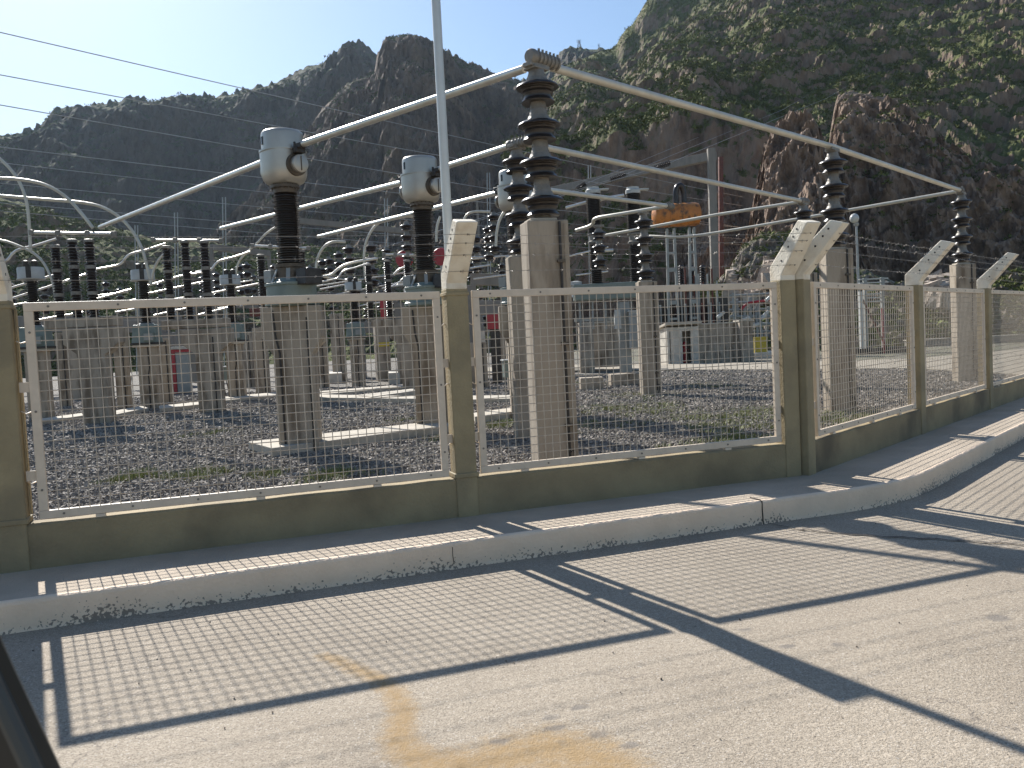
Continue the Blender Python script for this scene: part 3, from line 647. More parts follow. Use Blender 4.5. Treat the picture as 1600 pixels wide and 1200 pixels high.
fence_post(2, 5.28, 'farthest fully visible khaki post, in front of the distant column', collar=False)
fence_post(2, 7.88, 'khaki fence post beyond the right edge of the frame', collar=False)
def fence_panel(fr, s0, s1, label):
    f, D, Nn, A = FRAMES[fr]; wd = s1-s0; c = (s0+s1)/2
    o = T('mesh_fence', label, 'mesh fence', f(c, .03, 0), A, 'white framed welded mesh panels')
    fw, ft = .046, .028; hx = wd/2
    m = MB()
    m.box((0, 0, ZT-fw/2), (wd, ft, fw)); m.box((0, 0, ZB+fw/2), (wd, ft, fw))
    for sg in (-1, 1): m.box((sg*(hx-fw/2), 0, (ZB+ZT)/2), (fw, ft-.001, ZT-ZB-2*fw))
    m.build('frame', 'frame', o, .003)
    m = MB(); w2, z0, z1 = hx-fw+.004, ZB+fw-.004, ZT-fw+.004; r = .0028
    nv = int(2*w2/.0515); nh = int((z1-z0)/.052)
    for i in range(1, nv): x = -w2+2*w2*i/nv; j = random.uniform(-.0012, .0012); m.tube([(x+j, 0, z0), (x+j*.2, .0, (z0+z1)/2), (x-j, 0, z1)], r, 5, False)
    for i in range(1, nh): z = z0+(z1-z0)*i/nh; j = random.uniform(-.0012, .0012); m.tube([(-w2, .0045, z+j), (0, .0045, z), (w2, .0045, z-j)], r, 5, False)
    m.build('wire_mesh', 'wire', o)
    nb = 7; bolt = MB().tube([(0, -ft/2, 0), (0, -ft/2-.0035, 0)], .0065, 8).build('bolt', 'boltz', o); spots = []
    for i in range(nb):
        x = -hx+.12+(wd-.24)*i/(nb-1)
        for z in (ZT-fw/2, ZB+fw/2): spots.append((x, 0, z))
    for i in range(3):
        z = ZB+.16+(ZT-ZB-.32)*i/2
        for sg in (-1, 1): spots.append((sg*(hx-fw/2), 0, z))
    for i, q in enumerate(spots):
        bb = bolt if i == 0 else copy_tree(bolt, o); bb.location = q
    for sg in (-1, 1):
        for z in (ZB+.24, ZB+.72): MB().box((sg*(hx+.024), .004, z), (.052, .008, .055)).build('lug', 'frame', o)
    for x in (-hx*.74, hx*.0, hx*.6): MB().box((x, -.002, (ZB+ZW)/2-.003), (.05, .03, ZB-ZW+.004)).build('foot', 'frame', o)
    for sg in (-1, 1): MB().box((sg*(hx+.045), .045, (ZB+ZT)/2), (.006, .04, ZT-ZB-.06)).build('hanging_strip', 'post', o)
    return o
fence_panel(1, -4.96, -2.68, 'mesh panel left of the leftmost post, outside the frame')
fence_panel(1, -2.408, -.106, 'large leftmost white framed mesh panel in front of the equipment')
fence_panel(1, .105, 2.432, 'white framed mesh panel in the middle crossed by the tall concrete column')
fence_panel(2, .218, 2.54, 'white framed mesh panel between the corner posts and the next single post')
fence_panel(2, 2.825, 5.143, 'white framed mesh panel between the two single posts on the right')
fence_panel(2, 5.42, 7.74, 'white framed mesh panel at the right edge of the photo')
fence_panel(2, 8.02, 10.34, 'mesh panel farther right, outside the frame')
# barbed wire, four strands on each fence line
def arm_pt(fr, s, tt):
    f = FRAMES[fr][0]; z0, z1 = 1.63, 1.60+ARM.z-.03
    return f(s, -.012+ARM.y*tt-.004, z0+(z1-z0)*tt)
WN = ['lowest', 'second lowest', 'second highest', 'highest']
for fr, ss, wh in ((1, (-5, -2.536, 0, 2.53), 'over the left fence line'), (2, (.03, 2.68, 5.28, 7.88, 12), 'over the fence receding to the right')):
    for wi, tt in enumerate((.2, .47, .66, .8)):
        m = MB(); pts = []
        for a, b in zip(ss[:-1], ss[1:]):
            pa, pb = arm_pt(fr, a, tt), arm_pt(fr, b, tt); sag = random.uniform(.004, .016); k = 12
            for i in range(k+1 if b == ss[-1] else k):
                u = i/k; p = pa.lerp(pb, u); p.z -= sag*4*u*(1-u); pts.append(p)
        m.tube(pts, .0015, 5)
        tot = (pts[-1]-pts[0]).length; d = (pts[-1]-pts[0]).normalized(); k = int(tot/.11)
        for i in range(k):
            u = (i+.5)/k*(len(pts)-1); j = int(u); p = pts[j].lerp(pts[j+1], u-j)+d*random.uniform(-.01, .01)
            for q in range(2):
                v = Vector((random.gauss(0, 1), random.gauss(0, 1), random.gauss(0, 1))); v = (v-d*v.dot(d)).normalized()*.015+d*random.uniform(-.006, .006)
                m.tube([p-v, p+v], .0008, 4, False)
            m.tube([p-d*.007, p+d*.007], .0024, 5, False)
        tag(m.build('barbed_wire', 'barb'), f'{WN[wi]} strand of barbed wire {wh}', 'barbed wire', 'barbed wire strands')
# tall steel pole right behind the middle post
pb = f1(.012, .165, 0)
o = T('steel_pole', 'tall slim galvanised pole rising out of the photo behind the middle fence post', 'pole', (pb.x, pb.y, 0))
MB().tube([(0, 0, GZ-.1), (0, 0, 2.2), (-.0, 0, 5.0), (0, 0, 8.5)], [.032, .0305, .027, .022], 20).build('tube', 'pole', o)
MB().tube([(0, 0, 8.5), (0, 0, 8.53)], .03, 16).build('end_cap', 'steel', o)
for z in (.7, 1.35): MB().box((0, -.02, z), (.1, .06, .03)).build('bracket', 'steel', o, .003)

# ================================================================== SUBSTATION EQUIPMENT
E1 = Vector((.677, .736, 0)); E2 = Vector((-.757, .654, 0)); K = 1.38
ZI0, ZI1, ZBUS = 2.37, 3.80, 3.87
def concrete_column(label, p, w=.40, d=.30, rz=.2, z1=ZI0, group='square concrete columns under the post insulators'):
    o = T('concrete_column', label, 'column', (p.x, p.y, GZ), rz, group); h = z1-GZ
    MB().box((0, 0, h/2-.1), (w, d, h+.2)).build('shaft', 'conc', o, .015)
    MB().box((-.03, 0, h+.008), (.26, .24, .03)).build('mortar_pad', 'conc_light', o, .006)
    m = MB(); m.tube([(.105, -d/2-.014, .12), (.105, -d/2-.014, h*.55), (.105, -d/2-.014, h-.02)], .013, 8); m.build('conduit', 'conduit', o)
    for z in (h*.2, h*.52, h*.84): MB().box((.105, -d/2-.015, z), (.07, .036, .03)).build('clamp', 'bronze', o)
    MB().tube([(.105, -d/2-.012, .22), (.14, -d/2-.03, .25), (.155, -d/2-.03, .16), (.13, -d/2-.02, .07), (.105, -d/2-.014, .06)], .009, 6).build('earth_loop', 'conduit', o)
    MB().box((.165, -d/2-.001, h/2), (.03, .012, h-.08)).build('groove_edge', 'conc', o)
    return o
UPORC = [(.13, .235), (.172, .227), (.2, .207), (.204, .195), (.197, .187), (.16, .19), (.15, .178), (.158, .17), (.152, .158), (.14, .155), (.146, .138), (.138, .125), (.132, .1), (.135, .088), (.148, .078), (.16, .06), (.155, .05), (.1, .055)]
UCAP = [(.075, .355), (.079, .325), (.083, .318), (.085, .29), (.098, .285), (.104, .262), (.122, .24), (.122, .232)]
UPIN = [(.072, .06), (.075, .03), (.082, .006), (.082, 0)]
ins_proto = None
def post_insulator(label, p, z0=ZI0, n=4, scale=1.0, clamp=True, rz=0, group='brown post insulators carrying the bus pipes'):
    o = T('post_insulator', label, 'insulator', (p.x, p.y, z0), rz, group)
    global ins_proto
    for i in range(n):
        if ins_proto is None:
            u = MB().lathe(UPORC, 32).build('insulator_unit', 'porc', o)
            mc = MB().lathe(UCAP, 24); MB().lathe(UPIN, 20).build('metal_pin', 'capm', u)
            for k in range(4):
                a = .4+k*math.pi/2; mc.tube([(math.cos(a)*.08, math.sin(a)*.08, .305), (math.cos(a)*.087, math.sin(a)*.087, .305)], .011, 6)
            mc.build('metal_cap', 'capm', u); ins_proto = u
        else: u = copy_tree(ins_proto, o)
        u.location = (0, 0, i*.355*scale); u.scale = (scale,)*3
    if clamp:
        top = n*.355*scale
        m = MB(); m.box((0, 0, top+.012), (.2, .15, .024)); m.box((0, 0, top+.04), (.26, .11, .04)); m.build('saddle', 'capm', o, .006)
    return o
def bus_pipe(label, pts, r=.043, mat='tube', group='bare tubular bus pipes', seg=14):
    o = MB().tube(pts, r, seg).build('bus_pipe', mat); tag(o, label, 'bus pipe', group); return o
def bend(pts, n=8):
    """ rounded polyline """
    pts = [Vector(p) for p in pts]; out = [pts[0]]
    for i in range(1, len(pts)-1):
        a, b, c = pts[i-1], pts[i], pts[i+1]; p0 = b.lerp(a, .5); p1 = b.lerp(c, .5)
        for k in range(n+1):
            t = k/n; out.append(p0*(1-t)**2+b*2*t*(1-t)+p1*t*t)
    return out+[pts[-1]]
c1, c2, c3 = pos(868, 5.85*K, GZ), pos(829, 8.21*K, GZ), pos(1017, 13.*K, GZ)
cr_, cf_, ch_ = pos(1313, 9.05*K, GZ), pos(1508, 12.56*K, GZ), pos(1264, 12.85*K, GZ)
concrete_column('large weathered concrete column behind the middle mesh panel, nearest of all', c1, rz=.24)
concrete_column('concrete column half hidden directly behind the large front column', c2, rz=.2)
concrete_column('slender concrete column standing in front of the grey cabinet and white kiosk', c3, rz=.1)
concrete_column('concrete column just right of the paired corner posts', cr_, rz=0.02)
concrete_column('distant concrete column behind the right mesh panels, farthest to the right', cf_, rz=-.05)
concrete_column('concrete column hidden behind the paired corner posts', ch_, rz=0)
TI = {}
for nm, c, lb in (('1', c1, 'tallest brown insulator stack on the large front column'), ('2', c2, 'brown insulator stack partly hidden behind the tallest one'),
                  ('3', c3, 'brown insulator stack left of the orange tank'), ('r', cr_, 'brown insulator stack above the paired corner posts'),
                  ('f', cf_, 'brown insulator stack at the far right corner of the bus'), ('h', ch_, 'brown insulator stack showing just left of the corner arms')):
    post_insulator(lb, c, rz=.8); TI[nm] = Vector((c.x, c.y, ZBUS))
# third phase insulator behind the front pair
p3 = pos(846, 14.6, GZ); concrete_column('concrete column third in line behind the large front column', p3); post_insulator('insulator stack third in line behind the front column', p3, rz=.8); T3 = Vector((p3.x, p3.y, ZBUS))
def connector(label, c, d, n=6, r=.068, dome=True):
    """ bolted pipe clamp: a row of ridged rings along the pipe with a domed end """
    o = T('pipe_clamp', label, 'clamp', c, math.atan2(d.y, d.x), 'bolted clamps on the bus pipes')
    ax = Matrix(((0, 0, 1), (0, 1, 0), (-1, 0, 0)))
    prof = [(.03, -.15), (.055, -.147), (.068, -.13), (.072, -.1), (.066, -.07)] if dome else [(.05, -.1), (.066, -.098)]
    for i in range(n):
        z = -.06+i*.055; prof += [(.058, z), (.058, z+.012), (r, z+.014), (r, z+.036), (.058, z+.038)]
    prof += [(.05, -.06+n*.055)]
    m = MB().lathe(prof, 20, ax=ax)
    for i in range(n): m.tube([(-.033+i*.055, -.03, .05), (-.033+i*.055, -.03, .08)], .012, 6); m.tube([(-.033+i*.055, .03, .05), (-.033+i*.055, .03, .076)], .013, 6)
    m.build('ring_body', 'capm', o)
    return o
connector('big domed pipe clamp on top of the tallest insulator', TI['1']+Vector((.03, .0, .03)), E1)
connector('pipe clamp on the insulator behind the tallest one', TI['2'], -E2, 6)
connector('pipe clamp over the insulator at the corner arms', TI['h'], E1, 5)
connector('pipe clamp beside the orange tank', at(1045, 322, 13.1*K), E1, 4, dome=False)
connector('small pipe clamp at the far right bus corner', TI['f'], E1, 2, dome=False)
# ------------------------------------------------------------------ instrument transformers
HZ0, HZ1, HSEAM = 3.38, 4.08, 3.83
def ct_pillar(label, p, rz):
    o = T('concrete_pillar', label, 'pillar', (p.x, p.y, GZ), rz, 'T-headed concrete pillars')
    m = MB(); w, d = .50, .36; W = .76
    prof = [(-w/2, -.2), (w/2, -.2), (w/2, 1.28), (W/2, 1.5), (W/2, 1.9), (-W/2, 1.9), (-W/2, 1.5), (-w/2, 1.28)]
    vs = [(x, -d/2, z) for x, z in prof]+[(x, d/2, z) for x, z in prof]; n = len(prof)
    m.add(vs, [tuple(range(n)), tuple(range(2*n-1, n-1, -1))]+[(i, i+n, (i+1) % n+n, (i+1) % n) for i in range(n)])
    m.build('shaft', 'conc', o, .012)
    MB().tube([(-.16, -d/2-.013, .02), (-.16, -d/2-.013, 1.3), (-.2, -d/2-.013, 1.5), (-.22, -d/2-.013, 1.85)], .013, 8).build('conduit', 'conduit', o)
    MB().tube([(.2, -d/2-.013, .02), (.2, -d/2-.013, 1.75)], .009, 6).build('earth_wire', 'conduit', o)
    return o
def ribbed(r0, r1, z0, z1, n, dr=0):
    pr = [(r0, z0)]; h = (z1-z0)/n
    for i in range(n):
        z = z0+i*h; k = r1-(dr if i % 2 else 0); pr += [(r0, z+h*.25), (k-.004, z+h*.42), (k, z+h*.5), (k-.006, z+h*.56), (r0+.01, z+h*.8), (r0, z+h*.9)]
    return pr+[(r0, z1)]
def current_transformer(label, p, z0, rz):
    o = T('current_transformer', label, 'transformer', (p.x, p.y, z0), rz, 'metal headed instrument transformers'); q = -z0
    MB().lathe([(.27, 1.84+q), (.31, 1.86+q), (.31, 1.9+q), (.285, 1.92+q), (.285, 2.1+q), (.3, 2.11+q), (.3, 2.14+q), (.24, 2.16+q), (.2, 2.2+q)], 28, sq=3).build('base_tank', 'green', o)
    for k in range(6):
        a = k*math.pi/3+.3; c, s = math.cos(a), math.sin(a)
        MB().bar((c*.27, s*.27, 2.12+q), (c*.16, s*.16, 2.36+q), .05, .014).build('strut', 'grey', o)
    MB().box((.36, .02, 2.2+q), (.22, .26, .2), top=.9).build('terminal_box', 'dkmetal', o, .008)
    MB().box((-.2, -.16, 2.24+q), (.16, .12, .16)).build('valve_box', 'grey', o, .006)
    MB().lathe([(.17, 2.19+q), (.185, 2.2+q), (.185, 2.33+q), (.2, 2.34+q), (.2, 2.385+q), (.13, 2.39+q)], 24).build('lower_flange', 'bronze', o)
    MB().lathe(ribbed(.118, .172, 2.385+q, 3.29+q, 30, .022), 26).build('insulator', 'porc_dk', o)
    m = MB().lathe([(.12, 3.285+q), (.15, 3.295+q), (.155, 3.35+q), (.185, 3.36+q), (.185, 3.395+q), (.14, 3.4+q)], 24)
    for k in range(16): a = k*math.pi/8; m.tube([(math.cos(a)*.17, math.sin(a)*.17, 3.34+q), (math.cos(a)*.17, math.sin(a)*.17, 3.415+q)], .011, 6)
    m.build('upper_flange', 'bronze', o)
    hd = MB().lathe([(.14, 3.398+q), (.185, 3.408+q), (.222, 3.43+q), (.248, 3.468+q), (.262, 3.52+q), (.268, 3.58+q), (.27, 3.7+q), (.27, 3.822+q)], 44, sq=2.7).build('head', 'head', o)
    MB().lathe([(.266, 3.826+q), (.264, 4.03+q), (.258, 4.06+q), (.24, 4.078+q), (.15, 4.088+q), (.02, 4.09+q)], 36).build('dome', 'head', hd)
    MB().lathe([(.26, 3.81+q), (.288, 3.813+q), (.288, 3.833+q), (.262, 3.836+q)], 36, sq=2.3).build('seam_flange', 'head', hd)
    m = MB()
    ga = math.radians(216)-rz; gp = Vector((math.cos(ga)*.266, math.sin(ga)*.266, 3.945+q)); gd = Vector((math.cos(ga), math.sin(ga), 0))
    m.bar(gp+Vector((0, 0, -.055)), gp+Vector((0, 0, .055)), .038, .02, up=gd); m.build('oil_gauge', 'gauge', hd, .008)
    ax = Matrix(((0, 0, 1), (0, 1, 0), (-1, 0, 0)))
    zt = 3.62+q
    for sg in (1, -1):
        rot = ax if sg > 0 else Matrix.Rotation(math.pi, 3, 'Z') @ ax
        fl = MB().lathe([(.09, .24), (.142, .245), (.142, .295), (.11, .3)], 28, (0, 0, zt), rot).build('terminal_flange', 'bronze', o)
        MB().lathe([(.105, .29), (.108, .325), (.1, .33), (.1, .34)], 28, (0, 0, zt), rot).build('terminal_neck', 'capm', fl)
        MB().lathe([(.1, .338), (.112, .342), (.112, .372), (.105, .376), (.02, .378)], 28, (0, 0, zt), rot).build('terminal_disc', 'head', fl)
        m = MB()
        for k in range(6):
            a = k*math.pi/3; c = Vector((sg*.376, math.cos(a)*.088, zt+math.sin(a)*.088)); pass
        m.bar((sg*.379, 0, zt-.09), (sg*.379, 0, zt+.09), .02, .006, up=(0, 1, 0)); m.build('terminal_strap', 'bronze', fl)
        m = MB(); m.box((sg*.345, 0, zt+.165), (.1, .13, .07)); m.box((sg*.38, .0, zt+.215), (.13, .1, .06)); m.tube([(sg*.33, -.05, zt+.18), (sg*.33, -.05, zt+.27)], .016, 8); m.tube([(sg*.39, .05, zt+.16), (sg*.39, .05, zt+.28)], .016, 8)
        m.build('line_clamp', 'dkmetal', o, .006)
    return o
CTR = math.atan2(-E2.y, -E2.x)
ctp = [pos(471, 10.95, 0), pos(678, 12.85, 0), pos(822, 14.15, 0)]
LT = ['nearest silver headed transformer, largest on the left', 'middle silver headed transformer left of the steel pole', 'third silver headed transformer, half hidden behind the insulators']
LPp = ['T-headed concrete pillar under the nearest silver headed transformer', 'T-headed concrete pillar behind the middle fence post and steel pole', 'concrete pillar under the third, half hidden transformer']
for i, p in enumerate(ctp):
    ct_pillar(LPp[i], p, .06); current_transformer(LT[i], p, GZ+1.9, CTR)
def ctterm(i, sg, dz=.21): p = ctp[i]; q = Vector((p.x, p.y, 3.62+dz))-E2*(.40*sg); return q
# ------------------------------------------------------------------ bus pipes
bus_pipe('long pipe from the nearest silver transformer up to the tallest insulator', [ctterm(0, 1, .23), TI['1']+E2*.12+Vector((-.02, 0, -.03))], .042, 'alu')
bus_pipe('pipe from the tallest insulator down to the far right bus corner', [TI['1']+E1*.2, TI['r'], TI['f']], .043)
bus_pipe('pipe from the middle silver transformer to the second insulator', [ctterm(1, 1, .23), TI['2']+Vector((-.05, .05, 0))], .042, 'alu')
bus_pipe('middle pipe from the second insulator to the corner arms', [TI['2']-E2*.1, TI['h']], .043)
bus_pipe('lowest front pipe ending above the orange tank', [T3, at(1045, 322, 13.1*K)], .043)
bus_pipe('pipe returning left from the far right corner, bent flat at its end', bend([TI['f'], at(1110, 366, 15.6*K), at(1060, 371, 15.9*K), at(1022, 369, 16.4*K), at(990, 368, 16.8*K)]), .036)
bus_pipe('pipe returning left from the corner arms past the orange tank', [TI['h'], at(1120, 335.5, 13.9*K), at(944, 368, 15.4*K)], .036)
bus_pipe('pipe with a hairpin bend left of the orange tank', bend([at(1050, 321, 13.1*K), at(960, 336, 13.8*K), at(926, 341, 14.2*K), at(928, 352, 14.3*K), at(900, 360, 14.6*K)]), .04)
bus_pipe('pipe running left and down from the nearest silver transformer', [ctterm(0, -1, .16), at(156, 355, 12.3*K)], .042, 'alu')
bus_pipe('pipe running left from the middle silver transformer behind the nearest one', [ctterm(1, -1, .16), at(345, 357, 14.*K)], .042, 'alu')
bus_pipe('pipe running left from the third silver transformer', [ctterm(2, -1, .16), at(497, 370, 15.5*K)], .042, 'alu')
def arc(label, pts, Y, r=.035, mat='tube', dY=0):
    n = len(pts); P = [at(x, y, Y+dY*i/max(1, n-1)) for i, (x, y) in enumerate(pts)]
    return bus_pipe(label, bend(P, 5), r, mat, 'bent riser pipes')
arc('curved riser pipe at the left edge dropping to the leftmost white cap', [(-60, 205), (-20, 232), (12, 258), (32, 285), (43, 318), (46, 355), (48, 392)], 19)
arc('upper arched riser pipe ending at the left switch posts', [(-70, 280), (0, 278), (40, 281), (75, 289), (105, 308), (128, 334), (145, 356)], 18)
arc('lower arched riser pipe reaching the second white cap', [(-70, 300), (0, 306), (60, 311), (130, 316), (165, 324), (198, 347), (222, 385), (232, 425), (236, 445)], 19.5, .036)
arc('small arched riser at the left edge under the leftmost white cap', [(-40, 372), (0, 374), (30, 384), (55, 396), (72, 415), (84, 445), (87, 470)], 19, .028)
arc('riser pipe curving up between the second white cap and the left posts', [(237, 440), (240, 420), (250, 402), (262, 393)], 21, .03)
arc('riser pipe curving behind the nearest dark insulator', [(365, 470), (368, 430), (372, 408), (390, 390), (402, 380), (415, 365), (432, 354)], 25, .03)
arc('hooked riser pipe right of the nearest dark insulator', [(493, 428), (495, 405), (503, 388), (517, 377), (540, 378)], 30, .045)
arc('tall hooked riser pipe in the middle of the back bays', [(571, 435), (568, 400), (572, 375), (585, 352), (607, 340), (640, 337), (662, 342)], 30, .045)
arc('hooked riser just left of the steel pole', [(682, 378), (682, 355), (688, 338)], 30, .045)
arc('hooked riser rising behind the white arm of the middle post', [(722, 352), (728, 335), (740, 330), (766, 331)], 30, .042)
arc('curved riser pipe left of the second insulator stack', [(775, 385), (776, 360), (782, 338), (796, 322)], 26, .042)
# ------------------------------------------------------------------ disconnector posts (ribbed) on beams
def ribbed_post(label, p, z0, z1, r=.10, group='ribbed dark switch posts'):
    o = T('switch_post', label, 'insulator', (p.x, p.y, z0), 0, group); h = z1-z0; n = 3
    for i in range(n):
        a = h*i/n+.03; b = h*(i+1)/n-.03
        MB().lathe(ribbed(r*.72, r*1.12, a, b, 8), 16).build('insulator', 'porc_dk', o)
    for i in range(n+1):
        z = h*i/n; k = .045 if 0 < i < n else .035
        MB().lathe([(r*.8, z-k), (r*.98, z-k+.008), (r*.98, z+k-.008), (r*.8, z+k)], 16).build('flange', 'capm', o)
    return o
def t_pillar(label, p, h, w=.5, W=1.1, d=.4, hd=.32, rz=.1):
    o = T('concrete_pillar', label, 'pillar', (p.x, p.y, GZ), rz, 'T-headed concrete pillars'); 
    prof = [(-w/2, -.2), (w/2, -.2), (w/2, h-hd-.25), (W/2, h-hd), (W/2, h), (-W/2, h), (-W/2, h-hd), (-w/2, h-hd-.25)]; n = len(prof)
    MB().add([(x, -d/2, z) for x, z in prof]+[(x, d/2, z) for x, z in prof], [tuple(range(n)), tuple(range(2*n-1, n-1, -1))]+[(i, i+n, (i+1) % n+n, (i+1) % n) for i in range(n)]).build('shaft', 'conc', o, .012)
    MB().tube([(w*.3, -d/2-.014, .02), (w*.3, -d/2-.014, h*.9)], .014, 6).build('conduit', 'conduit', o)
    return o
SW = [('left', (95, 122, 148), 17.7, 505, (50, 363.5, 178, 365.5), 376), ('second', (268, 297, 327), 19.4, 507, (240, 375, 346, 376), 378), ('third', (414, 446, 477), 21.6, 509, (395, 384, 482, 388), 392), ('fourth', (580, 610, 641), 25.5, 505, (600, 397.5, 655, 398.5), 408)]
for nm, xs_, Y, yb, bar_, yt in SW:
    for k, px in enumerate(xs_):
        Yp = Y+.25*(2-k); a = at(px, yb-6, Yp); b = at(px-1 if k else px, yt, Yp)
        ribbed_post(f'{("left", "middle", "right")[k]} ribbed post of the {nm} three-post switch', a, a.z, b.z-(.12 if k == 0 else 0), .105)
    o = T('contact_bar', f'pale horizontal contact bar on top of the {nm} three-post switch', 'contact bar', at((bar_[0]+bar_[2])/2, (bar_[1]+bar_[3])/2, Y+.2), 0, 'switch blades')
    A_, B_ = at(bar_[0], bar_[1], Y+.25)-o.location, at(bar_[2], bar_[3], Y+.2)-o.location
    MB().tube([A_, B_], .034, 10).build('blade_tube', 'alu', o)
    for t in (0, .32, .68, 1): MB().box(A_.lerp(B_, t), (.1, .1, .11)).build('jaw', 'capm', o, .01)
    t_pillar(f'T-headed concrete pillar under the {nm} three-post switch', at((xs_[1]+xs_[2])/2+15, 560, Y), at(xs_[1], yb, Y).z-GZ-.12, .52, 1.12)
    c = at(xs_[1]+10, yb-1, Y); MB_ = MB().box((0, 0, 0), (1.5, .3, .2)); tag(MB_.build('support_beam', 'conc', None, .012, c), f'short concrete beam carrying the {nm} three-post switch', 'beam', 'concrete beams under the switches')
# ------------------------------------------------------------------ voltage transformers with white caps
VT = [('leftmost', 48, 66, 20.2), ('second from left', 210, 238, 22.), ('third from left', 351, 372, 24.6), ('fourth from left', 544, 561, 29.5), ('rightmost', 632, 650, 34.)]
vproto = None
for nm, pxt, pxb, Y in VT:
    b = pos(pxb, Y, GZ)
    o = T('concrete_pillar', f'concrete pillar carrying the {nm} white capped transformer', 'pillar', (b.x, b.y, GZ), .1, 'plain concrete pillars of the back bays')
    MB().box((0, 0, .72), (.46, .36, 1.84)).build('shaft', 'conc', o, .012)
    MB().box((0, 0, 1.66), (.62, .5, .06)).build('cap_slab', 'conc_light', o, .01)
    MB().tube([(.03, -.195, .0), (.03, -.195, .9), (.07, -.2, 1.1), (.05, -.195, 1.62)], .016, 6).build('conduit', 'conduit', o)
    lab = f'{nm} of the white capped transformers with a grey-green tank'
    if vproto is None:
        v = T('voltage_transformer', lab, 'transformer', (b.x, b.y, GZ+1.69), .1, 'white capped voltage transformers')
        MB().box((0, 0, .26), (.66, .5, .52), top=.86).build('tank', 'green', v, .02)
        MB().box((.12, -.27, .2), (.26, .06, .22)).build('junction_box', 'green', v, .01)
        MB().box((.12, -.303, .2), (.22, .01, .17)).build('box_lid', 'grey', v)
        MB().box((0, 0, .03), (.74, .56, .05)).build('base_rail', 'dkmetal', v)
        MB().lathe([(.2, .51), (.2, .55), (.13, .57)], 20).build('flange', 'grey', v)
        MB().lathe(ribbed(.10, .155, .56, 1.66, 22), 20).build('insulator', 'porc_dk', v)
        cp_ = MB().lathe([(.14, 1.65), (.31, 1.66), (.315, 1.675), (.29, 1.685), (.29, 1.92), (.275, 1.945), (.05, 1.955)], 28).build('cap', 'ltgrey', v)
        MB().box((.07, -.285, 1.83), (.1, .05, .3)).build('strap', 'dkmetal', cp_)
        for x in (-.1, .1): MB().lathe([(.06, 1.95), (.07, 1.97), (.07, 2.1), (.04, 2.12)], 12, (x, 0, 0)).build('terminal', 'dkmetal', v)
        MB().tube(bend([(-1.15, -.2, 1.98), (-.75, -.12, 2.05), (-.5, -.05, 2.1), (-.35, 0, 2.35), (-.1, 0, 2.42), (.1, 0, 2.45), (.6, .1, 2.62)]), .03, 8).build('terminal_bar', 'alu', v)
        vproto = v
    else: v = dup(vproto, (b.x, b.y, GZ+1.69), None, lab)
# ------------------------------------------------------------------ far bays: cap-and-pin stacks on portals
sproto = None
def far_stack(px, yt, yb, Y, lab):
    global sproto
    a = at(px, yb, Y); b = at(px, yt, Y); h = b.z-a.z
    n = 4
    if sproto is None:
        o = T('far_insulator', lab, 'insulator', a, 0, 'cap and pin insulator stacks in the back bays')
        for i in range(n):
            u = MB().lathe([(r*1.15, z) for r, z in UPORC], 14).build('insulator_unit', 'porc_dk', o)
            MB().lathe(UCAP, 10).build('metal_cap', 'capm', u); MB().lathe(UPIN, 10).build('metal_pin', 'capm', u); u.location = (0, 0, .355*i)
        sproto = o
    else: o = dup(sproto, a, None, lab)
    o.scale = (h/1.42*1.0,)*3; return o
ST = [(378, 412, 462, 42, 'far left'), (388, 409, 460, 41, 'beside the third white cap'), (506, 404, 455, 40, 'under the hooked riser'), (517, 401, 456, 41, 'right of the hooked riser'),
      (532, 392, 446, 40, 'in the middle of the back bays'), (548, 382, 446, 38, 'tallest of the middle group'), (583, 378, 450, 38, 'right of the tall hooked riser'), (607, 386, 440, 42, 'near the left red disc'),
      (638, 346, 410, 34, 'left of the middle dark insulator'), (640, 402, 450, 36, 'low, between the red discs'), (765, 352, 408, 33, 'right of the middle arm'), (774, 331, 396, 32, 'tall, right of the middle arm'),
      (746, 366, 428, 36, 'close right of the white arm'), (804, 341, 398, 27, 'upper, left of the front column'), (808, 398, 450, 27, 'lower, left of the front column'), (752, 428, 468, 38, 'low, right of the middle post'),
      (560, 450, 500, 40, 'low under the middle group'), (520, 455, 498, 40, 'low behind the fourth white cap'), (450, 405, 455, 42, 'behind the nearest dark insulator'), (340, 424, 466, 45, 'behind the third white cap'), (296, 424, 466, 46, 'behind the second switch'), (575, 468, 510, 42, 'behind the mesh beside the red post'),
      (410, 462, 500, 40, 'behind the mesh near the nearest pillar'), (596, 440, 486, 44, 'left of the red post')]
ST += [(20, 440, 486, 36, 'at the left edge under the first white cap'), (72, 446, 492, 37, 'between the first white cap and the left switch'), (168, 438, 484, 38, 'right of the left switch'), (190, 448, 492, 40, 'left of the second white cap'),
       (232, 452, 494, 38, 'under the second white cap'), (252, 440, 482, 40, 'left of the second switch'), (280, 470, 508, 40, 'behind the mesh under the second switch'), (318, 430, 470, 44, 'right of the second switch'), (365, 436, 478, 44, 'under the third white cap'),
       (398, 428, 470, 45, 'left of the third switch'), (430, 412, 452, 46, 'behind the third switch'), (486, 414, 456, 46, 'left of the hooked riser'), (620, 470, 512, 42, 'behind the mesh right of the red post'), (655, 455, 500, 40, 'low near the right red disc'), (712, 440, 488, 36, 'behind the middle post'),
       (736, 398, 440, 38, 'right of the white arm, low'), (786, 410, 452, 34, 'middle of the right portal'), (760, 470, 512, 33, 'behind the mesh right of the middle post'), (822, 440, 486, 30, 'beside the front columns'), (140, 474, 512, 36, 'behind the mesh under the left switch')]
for px, yt, yb, Y, wh in ST: far_stack(px, yt, yb, Y, f'dark insulator stack in the back bays, {wh}')
